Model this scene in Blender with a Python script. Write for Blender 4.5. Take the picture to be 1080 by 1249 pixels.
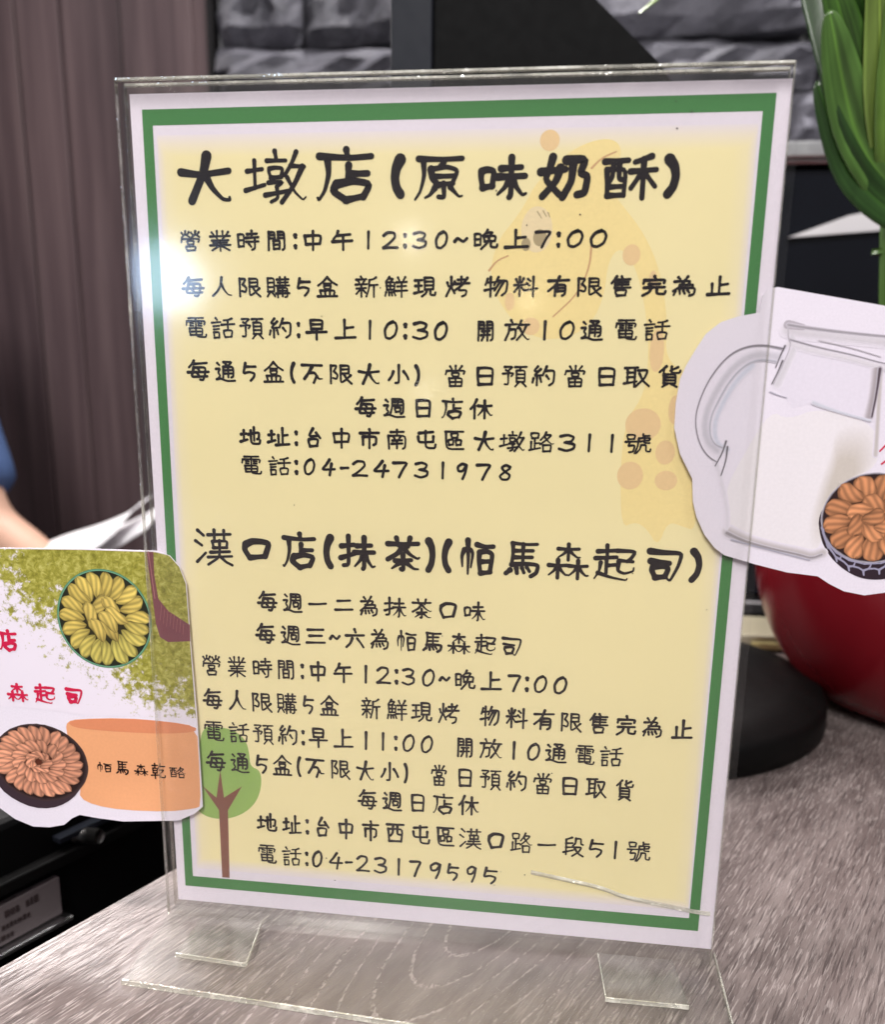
import bpy, math, random
from mathutils import Vector, Matrix
import numpy as np
for _o in list(bpy.data.objects): bpy.data.objects.remove(_o)
scene = bpy.context.scene
COL = scene.collection
random.seed(7)

# ------------------------------------------------------------------ camera
cam_d = bpy.data.cameras.new('camera'); cam = bpy.data.objects.new('camera', cam_d); COL.objects.link(cam)
right = Vector((0.99027, 0.13849, 0.01352)); down = Vector((0.04657, -0.23832, -0.97007)); fwd = Vector((-0.13113, 0.96126, -0.24245))
mt = Matrix.Identity(4)
for i in range(3):
    mt[i][0] = right[i]; mt[i][1] = -down[i]; mt[i][2] = -fwd[i]; mt[i][3] = (0.04525, -0.32287, 0.22136)[i]
cam.matrix_world = mt
cam_d.sensor_width = 36; cam_d.lens = 36*1150/1249; cam_d.shift_y = 95.5/1249
cam_d.clip_start = .01; cam_d.clip_end = 60
cam_d.dof.use_dof = True; cam_d.dof.focus_distance = .345; cam_d.dof.aperture_fstop = 10.5
scene.camera = cam

# ------------------------------------------------------------------ world, lamps, exposure
w = bpy.data.worlds.new('World'); scene.world = w; w.use_nodes = True
w.node_tree.nodes['Background'].inputs[0].default_value = (.85, .82, .86, 1)
w.node_tree.nodes['Background'].inputs[1].default_value = .12
def lamp(name, loc, target, size, power, col=(1, .97, .95), size_y=None, spread=180, disk=False):
    d = bpy.data.lights.new(name, 'AREA'); d.energy = power; d.color = col; d.size = size
    if size_y: d.shape = 'RECTANGLE'; d.size_y = size_y
    if disk: d.shape = 'DISK'
    d.spread = math.radians(spread)
    o = bpy.data.objects.new(name, d); COL.objects.link(o); o.location = loc
    o.rotation_euler = (Vector(target)-Vector(loc)).to_track_quat('-Z', 'Y').to_euler()
    return o
lamp('overhead_light', (-.15, -1.5, 1.75), (0, 0, .15), .5, 36, size_y=.9)
lamp('overhead_light', (.95, -.75, 1.6), (.1, 0, .1), .14, 6)
lamp('wall_washer', (-1.17, 1.02, 1.06), (-.16, -.10, 0), .78, 10, (1, .95, .93), size_y=.36, spread=112)
lamp('wall_washer', (-.22, 1.10, .98), (0, 0, 0), .22, 1.6, (1, .95, .93), size_y=.10, spread=112)
lamp('overhead_light', (-.48, -.12, 1.25), (-.17, -.09, 0), .10, .75, (1, .96, .94), spread=40)  # added fill to brighten the front left of the counter, no known fixture
lamp('overhead_light', (.1, 1.02, 1.8), (.05, 1.36, .5), .3, 7, spread=110)  # added light, aimed to graze the stone wall and bring out its relief
lamp('overhead_light', (.45, .75, 1.75), (.25, .05, 0), .12, 3.5)
lamp('shop_lamp', (-1.35, -2.9, .46), (-.09, 0, .245), .24, 1.0, (.55, .72, 1), disk=True)
lamp('shop_lamp', (-.62, -3.5, .66), (0, 0, .25), .06, .10, disk=True)
lamp('shop_lamp', (-.10, -2.6, .385), (.02, 0, .24), .03, .035, (1, .85, .6), disk=True)
lamp('shop_lamp', (-.55, -3.4, .08), (0, 0, .2), .03, .03, disk=True)
scene.view_settings.view_transform = 'Standard'; scene.view_settings.look = 'None'
scene.view_settings.exposure = .69; scene.view_settings.gamma = 1; scene.view_settings.use_curve_mapping = False
scene.cycles.max_bounces = 14; scene.cycles.transparent_max_bounces = 40
scene.cycles.use_denoising = True

# ------------------------------------------------------------------ helpers
class MB:
    def __init__(s): s.v = []; s.f = []; s.c = []
    def add(s, vs, fs, cols=None):
        o = len(s.v); s.v += [tuple(map(float, p)) for p in vs]; s.f += [tuple(i+o for i in f) for f in fs]
        if cols is None: cols = [(1, 1, 1)]*len(vs)
        elif isinstance(cols, tuple): cols = [cols]*len(vs)
        s.c += list(cols)
    def grid(s, rows, cols=None, closed=False):
        n = len(rows[0]); vs = [p for r in rows for p in r]; fs = []
        for i in range(len(rows)-1):
            for j in range(n if closed else n-1):
                k = (j+1) % n
                fs.append((i*n+j, i*n+k, (i+1)*n+k, (i+1)*n+j))
        s.add(vs, fs, cols)
    def box(s, a, b):
        x0, y0, z0 = a; x1, y1, z1 = b
        s.add([(x0,y0,z0),(x1,y0,z0),(x1,y1,z0),(x0,y1,z0),(x0,y0,z1),(x1,y0,z1),(x1,y1,z1),(x0,y1,z1)],
              [(3,2,1,0),(4,5,6,7),(0,1,5,4),(1,2,6,5),(2,3,7,6),(3,0,4,7)])
    def prism(s, poly, axis, a, b):   # poly 2D extruded along axis from a to b
        def P(p, t): return {'y': (p[0], t, p[1]), 'z': (p[0], p[1], t), 'x': (t, p[0], p[1])}[axis]
        n = len(poly); vs = [P(p, a) for p in poly]+[P(p, b) for p in poly]
        s.add(vs, [tuple(range(n)), tuple(range(2*n-1, n-1, -1))]+[(i, (i+1) % n, n+(i+1) % n, n+i) for i in range(n)])
    def lathe(s, prof, c, n=64):
        s.grid([[(c[0]+r*math.cos(6.28318*k/n), c[1]+r*math.sin(6.28318*k/n), c[2]+z) for k in range(n)] for r, z in prof], closed=True)
    def tube(s, pts, rads, n=10):
        rows = []; pts = [Vector(p) for p in pts]
        for i, p in enumerate(pts):
            t = (pts[min(i+1, len(pts)-1)]-pts[max(i-1, 0)]).normalized()
            a = t.orthogonal().normalized() if i == 0 else (a-t*a.dot(t)).normalized()
            b = t.cross(a); r = rads[i] if isinstance(rads, (list, tuple)) else rads
            rows.append([p+r*(a*math.cos(6.28318*k/n)+b*math.sin(6.28318*k/n)) for k in range(n)])
        s.grid(rows, closed=True); o = len(s.v)-len(rows)*n
        s.f.append(tuple(range(o, o+n))); s.f.append(tuple(range(len(s.v)-1, len(s.v)-1-n, -1)))
    def build(s, name, mat, parent=None, smooth=False, bevel=0, label=None):
        me = bpy.data.meshes.new(name); L = Vector((0, 0, 0))
        if parent is not None:
            p = parent
            while p is not None: L += p.location; p = p.parent
        me.from_pydata([(x-L.x, y-L.y, z-L.z) for x, y, z in s.v], [], s.f); me.validate()
        if len(me.vertices) == len(s.c):
            at = me.color_attributes.new('Col', 'FLOAT_COLOR', 'POINT')
            at.data.foreach_set('color', [q for c in s.c for q in (c[0], c[1], c[2], 1)])
        me.materials.append(mat)
        if smooth: me.polygons.foreach_set('use_smooth', [True]*len(me.polygons))
        o = bpy.data.objects.new(name, me); COL.objects.link(o); o.parent = parent
        if bevel:
            m = o.modifiers.new('bevel', 'BEVEL'); m.width = bevel; m.segments = 2; m.limit_method = 'ANGLE'
        if label: o['label'] = label
        return o
def tag(o, label=None, cat=None, group=None, kind=None):
    for k, v in (('label', label), ('category', cat), ('group', group), ('kind', kind)):
        if v: o[k] = v
    return o
def thing(name, loc, label, cat, group=None):
    o = bpy.data.objects.new(name, None); COL.objects.link(o); o.location = loc; o.empty_display_size = .02
    return tag(o, label, cat, group)
def lin(r, g, b):
    f = lambda c: (c/255/12.92) if c/255 <= .04045 else ((c/255+.055)/1.055)**2.4
    return (f(r), f(g), f(b))
class NT:
    def __init__(s, name):
        s.m = bpy.data.materials.new(name); s.m.use_nodes = True; s.t = s.m.node_tree; s.t.nodes.clear()
        s.out = s.n('ShaderNodeOutputMaterial')
    def n(s, typ, ins=None, **kw):
        nd = s.t.nodes.new(typ)
        for k, v in kw.items(): setattr(nd, k, v)
        for k, v in (ins or {}).items(): s.set(nd.inputs[k], v)
        return nd
    def set(s, sock, v):
        if hasattr(v, 'is_linked') or hasattr(v, 'links'): s.t.links.new(v, sock)
        elif hasattr(v, 'outputs'): s.t.links.new(v.outputs[0], sock)
        else:
            if isinstance(v, tuple) and len(v) == 3 and sock.type == 'RGBA': v = (*v, 1)
            sock.default_value = v
    def math(s, op, a, b=0, c=None, clamp=False):
        i = {0: a, 1: b}
        if c is not None: i[2] = c
        return s.n('ShaderNodeMath', i, operation=op, use_clamp=clamp)
    def noise(s, vec, scale, detail=3, rough=.5, dist=0):
        return s.n('ShaderNodeTexNoise', {'Vector': vec, 'Scale': scale, 'Detail': detail, 'Roughness': rough, 'Distortion': dist})
    def mapping(s, vec, scale=(1, 1, 1), rot=(0, 0, 0), loc=(0, 0, 0)):
        return s.n('ShaderNodeMapping', {'Vector': vec, 'Scale': scale, 'Rotation': rot, 'Location': loc})
    def ramp(s, fac, stops, interp='LINEAR'):
        r = s.n('ShaderNodeValToRGB', {0: fac}); r.color_ramp.interpolation = interp
        e = r.color_ramp.elements
        while len(e) < len(stops): e.new(.5)
        for k, (p, c) in enumerate(stops):
            e[k].position = p; e[k].color = (*c, 1) if isinstance(c, tuple) else (c, c, c, 1)
        return r
    def mix(s, f, a, b, blend='MIX'):
        m = s.n('ShaderNodeMix', data_type='RGBA', blend_type=blend)
        s.set(m.inputs[0], f); s.set(m.inputs[6], a); s.set(m.inputs[7], b)
        return m.outputs[2]
    def coord(s, which='Object'): return s.n('ShaderNodeTexCoord').outputs[which]
    def bsdf(s, col, rough=.5, spec=.5, metal=0, normal=None, **kw):
        i = {'Base Color': col, 'Roughness': rough, 'Specular IOR Level': spec, 'Metallic': metal}
        if normal is not None: i['Normal'] = normal
        i.update(kw)
        b = s.n('ShaderNodeBsdfPrincipled', i); s.t.links.new(b.outputs[0], s.out.inputs[0]); return b
    def bump(s, h, strength=.3, dist=.001):
        return s.n('ShaderNodeBump', {'Height': h, 'Strength': strength, 'Distance': dist})
def plain(name, col, rough=.5, spec=.5, metal=0, var=.08, scale=60, bump=0):
    t = NT(name); c = t.coord()
    nz = t.noise(c, scale, 4)
    lo = tuple(max(0, q*(1-var)) for q in col); hi = tuple(min(1, q*(1+var)) for q in col)
    cc = t.mix(nz.outputs[0], lo, hi)
    rr = t.math('MULTIPLY_ADD', t.noise(c, scale*2.3, 3).outputs[0], rough*.3, rough*.85)
    nrm = t.bump(t.noise(c, scale*3, 4).outputs[0], bump, .002) if bump else None
    t.bsdf(cc, rr, spec, metal, nrm); return t.m
def clear(name, tint, rough, refl=1.0, bump=0, bscale=30, haze=0, hcol=(.8, .8, .8), veil=0):
    """thin clear plastic: Fresnel reflection over straight transmission"""
    t = NT(name); g = t.n('ShaderNodeNewGeometry')
    ior = t.math('MULTIPLY_ADD', g.outputs['Backfacing'], 1/1.49-1.49, 1.49)
    nrm = None
    if bump:
        c = t.coord(); nrm = t.bump(t.noise(c, bscale, 2).outputs[0], bump, .004)
    fr = t.n('ShaderNodeFresnel', {'IOR': ior})
    gl = t.n('ShaderNodeBsdfGlossy', {'Roughness': rough, 'Color': (refl, refl, refl, 1)})
    if nrm: t.set(fr.inputs['Normal'], nrm); t.set(gl.inputs['Normal'], nrm)
    tr = t.n('ShaderNodeBsdfTransparent', {'Color': (*tint, 1)})
    base = tr
    if haze:
        df = t.n('ShaderNodeBsdfDiffuse', {'Color': (*hcol, 1)})
        sc = t.noise(t.coord(), 90, 5, .65)
        base = t.n('ShaderNodeMixShader', {0: t.math('MULTIPLY', t.ramp(sc.outputs[0], [(.35, 0.), (.75, 1.)]), haze), 1: tr, 2: df})
    if veil:
        base = t.n('ShaderNodeMixShader', {0: veil, 1: base, 2: t.n('ShaderNodeBsdfDiffuse', {'Color': (*hcol, 1)})})
    mx = t.n('ShaderNodeMixShader', {0: fr, 1: base, 2: gl})
    t.t.links.new(mx.outputs[0], t.out.inputs[0]); return t.m

# ------------------------------------------------------------------ materials
def wood_top():
    t = NT('grey_grained_wood'); c = t.coord()
    v = t.mapping(c, rot=(0, 0, math.radians(24.8)))                       # x across the grain, y along it
    warp = t.noise(t.mapping(v, (9, 2.5, 1)), 1, 3, .5)
    wv = t.n('ShaderNodeVectorMath', {0: v, 1: t.n('ShaderNodeVectorMath', {0: t.n('ShaderNodeVectorMath', {0: warp.outputs['Color'], 1: (.5, .5, .5)}, operation='SUBTRACT'), 1: (.030, .05, 0)}, operation='MULTIPLY')}, operation='ADD')
    sep = t.n('ShaderNodeSeparateXYZ', {0: wv})
    dx = t.math('SUBTRACT', sep.outputs[0], .012)
    dy = t.math('MULTIPLY', t.math('SUBTRACT', sep.outputs[1], .045), .30)
    F = t.math('SQRT', t.math('ADD', t.math('MULTIPLY', dx, dx), t.math('MULTIPLY', dy, dy)))
    fine = t.noise(t.mapping(v, (800, 34, 1)), 1, 3, .6)
    F2 = t.math('ADD', F, t.math('MULTIPLY', t.math('SUBTRACT', fine.outputs[0], .5), .0016))
    ring = t.math('FRACT', t.math('DIVIDE', F2, .0066))
    dash = t.noise(t.mapping(v, (800, 330, 1)), 1, 3, .65)
    rline = t.math('MULTIPLY', t.ramp(ring, [(0, 1.), (.06, .9), (.12, 0.), (.97, 0.), (1, 1.)]), t.math('MULTIPLY', t.ramp(dash.outputs[0], [(.47, 0.), (.53, 1.)]), t.ramp(F, [(.055, 1.), (.085, .12)])))
    # short pores all over the board
    pore = t.noise(t.mapping(v, (1200, 82, 1)), 1, 2, .55)
    zone = t.ramp(t.noise(t.mapping(v, (10, 3, 1), loc=(3, 1, 0)), 1, 2).outputs[0], [(.35, .35), (.62, 1.)])
    pl = t.math('MULTIPLY', t.math('MULTIPLY', t.ramp(pore.outputs[0], [(.565, 0.), (.60, 1.)]), zone), t.ramp(F, [(.035, .1), (.075, 1.)]))
    lines = t.math('MAXIMUM', rline, pl, clamp=True)
    dark0 = t.ramp(t.noise(t.mapping(v, (950, 52, 1), loc=(7, 2, 0)), 1, 3, .6).outputs[0], [(.52, 0.), (.64, 1.)])
    dark = t.math('MULTIPLY', dark0, t.ramp(F, [(.040, .2), (.08, 1.)]))
    mott = t.noise(t.mapping(v, (60, 14, 1)), 1, 5, .65)
    base = t.ramp(mott.outputs[0], [(.25, (.070, .053, .050)), (.5, (.135, .108, .102)), (.78, (.23, .192, .182))])
    col = t.mix(t.math('MULTIPLY', dark, .58), base, (.030, .022, .022))
    col = t.mix(t.math('MULTIPLY', lines, .55), col, (.46, .40, .38))  # glints on the glossy pores, painted into the colour as pale dashes
    h = t.math('ADD', t.math('MULTIPLY', lines, 1.0), t.math('ADD', t.math('MULTIPLY', dark, -.6), t.math('MULTIPLY', fine.outputs[0], .5)))
    rough = t.math('MULTIPLY_ADD', fine.outputs[0], .22, .24)
    t.bsdf(col, rough, .55, 0, t.bump(h, .55, .0006)); return t.m
def wood_wall():
    t = NT('brown_panel_wood'); c = t.coord()
    g = t.noise(t.mapping(c, (34, 34, 1.2)), 1, 5, .6, .3)
    b = t.noise(t.mapping(c, (5, 5, .5)), 1, 2)
    col = t.mix(.45, t.ramp(g.outputs[0], [(.3, lin(44, 35, 38)), (.5, lin(82, 68, 70)), (.72, lin(120, 103, 103))]), t.ramp(b.outputs[0], [(.35, lin(52, 39, 44)), (.65, lin(102, 82, 85))]))
    t.bsdf(col, .5, .3, 0, t.bump(g.outputs[0], .3, .002)); return t.m
def stone_mat():
    t = NT('grey_ledger_stone'); c = t.coord()
    n1 = t.noise(c, 14, 6, .62); n2 = t.noise(c, 60, 5, .6)
    at = t.n('ShaderNodeAttribute', attribute_name='Col')
    col = t.mix(1, at.outputs['Color'], t.ramp(n1.outputs[0], [(.3, .55), (.7, 1.25)]), 'MULTIPLY')
    t.bsdf(col, .62, .4, 0, t.bump(t.math('ADD', n1.outputs[0], t.math('MULTIPLY', n2.outputs[0], .4)), .7, .012)); return t.m
def attr_mat(name, rough=.4, spec=.5, grain=.12, gs=900):
    t = NT(name); at = t.n('ShaderNodeAttribute', attribute_name='Col')
    nz = t.noise(t.coord(), gs, 3)
    col = t.mix(1, at.outputs['Color'], t.ramp(nz.outputs[0], [(.3, 1-grain), (.7, 1+grain)]), 'MULTIPLY')
    t.bsdf(col, rough, spec); return t.m
def paper_mat(name, col, rough=.65, var=.03):
    t = NT(name); c = t.coord(); nz = t.noise(c, 25, 3); fi = t.noise(c, 1400, 2)
    cc = t.mix(nz.outputs[0], tuple(q*(1-var) for q in col), tuple(min(1, q*(1+var)) for q in col))
    cc = t.mix(.5, cc, t.mix(1, cc, t.ramp(fi.outputs[0], [(.3, .93), (.7, 1.05)]), 'MULTIPLY'))
    t.bsdf(cc, rough, .3); return t.m
def yellow_mat():
    t = NT('printed_yellow'); c = t.coord()
    s = t.n('ShaderNodeSeparateXYZ', {0: c})
    W, Y = lin(231, 223, 234), lin(244, 232, 180)
    fx = t.ramp(t.math('ABSOLUTE', s.outputs[0]), [(0, 0.), (.0935, 0.), (.0955, 1.)])
    top = t.ramp(s.outputs[2], [(.2835, 0.), (.2872, 1.)]); bot = t.ramp(s.outputs[2], [(.0, 1.), (.0185, 1.), (.0225, 0.)])
    f = t.math('MAXIMUM', t.math('MAXIMUM', fx, top), bot, clamp=True)
    nz = t.noise(c, 18, 3)
    yy = t.mix(nz.outputs[0], tuple(q*.96 for q in Y), tuple(min(1, q*1.04) for q in Y))
    t.bsdf(t.mix(f, yy, W), .6, .3); return t.m
def powder_mat():
    t = NT('printed_green_powder'); c = t.coord()
    s = t.n('ShaderNodeSeparateXYZ', {0: c})
    n1 = t.noise(c, 330, 6, .72); n2 = t.noise(c, 420, 5, .7, .6); n3 = t.noise(c, 110, 4)
    # powder lies thick along the top and the right of the printed picture and thins out towards the lower left
    den = t.math('ADD', t.math('MULTIPLY', s.outputs[0], 6.1), t.math('MULTIPLY', s.outputs[2], 8.3))
    den = t.math('ADD', t.math('ADD', den, -.47), t.math('MULTIPLY', t.math('SUBTRACT', n3.outputs[0], .5), .5))
    f = t.ramp(t.math('ADD', n1.outputs[0], den), [(.50, 0.), (.60, 1.)])
    gcol = t.ramp(n2.outputs[0], [(.30, lin(104, 100, 30)), (.5, lin(150, 146, 58)), (.70, lin(196, 190, 112))])
    t.bsdf(t.mix(f, lin(225, 217, 229), gcol), .35, .5); return t.m
M = dict(
    counter=wood_top(), counter_edge=plain('dark_counter_edge', (.06, .05, .05), .5), wall_wood=wood_wall(), stone=stone_mat(),
    dark_gap=plain('dark_trim', (.010, .009, .010), .6, .2), floor=plain('floor_tile', (.10, .09, .09), .5, scale=4),
    white=paper_mat('white_paper', lin(231, 223, 234)), green=paper_mat('printed_green', lin(64, 127, 66)), yellow=yellow_mat(),
    ink=plain('dark_ink', lin(20, 10, 16), .6, .15, var=.15, scale=300), red_ink=plain('red_ink', lin(196, 30, 70), .45, .3),
    grey_ink=plain('soft_grey_ink', lin(62, 52, 52), .45, .3), gir=paper_mat('printed_pale_orange', lin(246, 226, 160)),
    spot=paper_mat('printed_tan_spot', lin(236, 205, 155)), brown_line=paper_mat('printed_brown', lin(208, 166, 122)), eye=paper_mat('printed_eye_white', lin(238, 220, 178)),
    pupil=paper_mat('printed_pupil', lin(176, 160, 124)), crown=paper_mat('printed_leaf_green', lin(150, 184, 98)), trunk=paper_mat('printed_bark', lin(132, 84, 70)),
    acrylic=clear('clear_acrylic', (.985, .985, .98), .09, .9, .05, 14), film=clear('laminating_film', (.985, .98, .985), .16, .9, .10, 22, veil=.004),
    base_acr=clear('scratched_acrylic', (.98, .98, .97), .24, .5, .03, 40, .015),
    tab_acr=clear('worn_acrylic', (.96, .96, .945), .20, .7, .03, 60, .09, (.75, .72, .68)),
    edge=None, print=attr_mat('photo_print', .35, .5, .025), powder=powder_mat(), card=paper_mat('glossy_card', lin(224, 217, 229), .3),
    black=plain('black_satin', (.003, .003, .0032), .6, .08), black_matt=plain('black_matt', (.004, .0038, .0038), .5, .15), dark_blue=plain('dark_slate_metal', (.011, .013, .019), .55, .2),
    glass_black=plain('dark_glass', (.006, .007, .011), .08), metal=plain('brushed_metal', (.55, .55, .56), .3, .5, 1), label_white=plain('label_plate', lin(112, 103, 104), .5),
    latch=plain('worn_dark_metal', (.16, .155, .15), .38, .5, 1), beige=plain('pale_tray', (.42, .38, .27), .3), yellow_strip=plain('pale_yellow_strip', (.75, .66, .30), .3),
    red=plain('red_glaze', (.16, .005, .010), .25, .5, var=.12, scale=9), soil=plain('soil', (.03, .02, .015), .9, bump=.6),
    leaf=None, stem=plain('stem_green', (.055, .12, .02), .4, .5, var=.3, scale=40),
    skin=plain('skin', (.55, .33, .24), .5, .4, scale=80), shirt=plain('blue_cloth', (.06, .10, .22), .85, .2, bump=.3, scale=200), hair=plain('black_hair', (.012, .009, .008), .4),
    trousers=plain('dark_trousers', (.02, .02, .028), .8), eye_white=plain('eye_white', (.7, .68, .65), .2), sheet=paper_mat('office_paper', (.80, .78, .80)),
)
def edge_mat(lo=.03, mid=.25, hi=.95, gl=.30):
    t = NT('acrylic_edge'); c = t.coord(); nz = t.noise(c, 60, 4, .7)
    g = t.n('ShaderNodeBsdfGlossy', {'Color': (.95, .95, .92, 1), 'Roughness': t.math('MULTIPLY_ADD', nz.outputs[0], .25, .03), 'Normal': t.bump(nz.outputs[0], .5, .003)})
    tr = t.n('ShaderNodeBsdfTransparent', {'Color': (.9, .9, .87, 1)}); d = t.n('ShaderNodeBsdfDiffuse', {'Color': (.85, .83, .74, 1)})
    m1 = t.n('ShaderNodeMixShader', {0: t.ramp(nz.outputs[0], [(.42, lo), (.56, mid), (.68, hi)]), 1: tr, 2: d}); m2 = t.n('ShaderNodeMixShader', {0: gl, 1: m1, 2: g})  # patchy pale diffuse paints the sparkle of the clear edges
    t.t.links.new(m2.outputs[0], t.out.inputs[0]); return t.m
M['edge'] = edge_mat(.16, .40, .98, .26); M['edge_top'] = edge_mat(.22, .62, 1.0, .42); M['crease'] = edge_mat(.40, .68, 1.0, .30); M['edge_side'] = edge_mat(.02, .10, .35, .14)
def leaf_mat():
    t = NT('leaf_green'); at = t.n('ShaderNodeAttribute', attribute_name='Col'); nz = t.noise(t.mapping(t.coord(), (60, 60, 8)), 1, 4)
    col = t.mix(1, at.outputs['Color'], t.ramp(nz.outputs[0], [(.3, .7), (.7, 1.25)]), 'MULTIPLY')
    t.bsdf(col, .28, .5, 0, t.bump(nz.outputs[0], .25, .002)); return t.m
M['leaf'] = leaf_mat()

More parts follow.
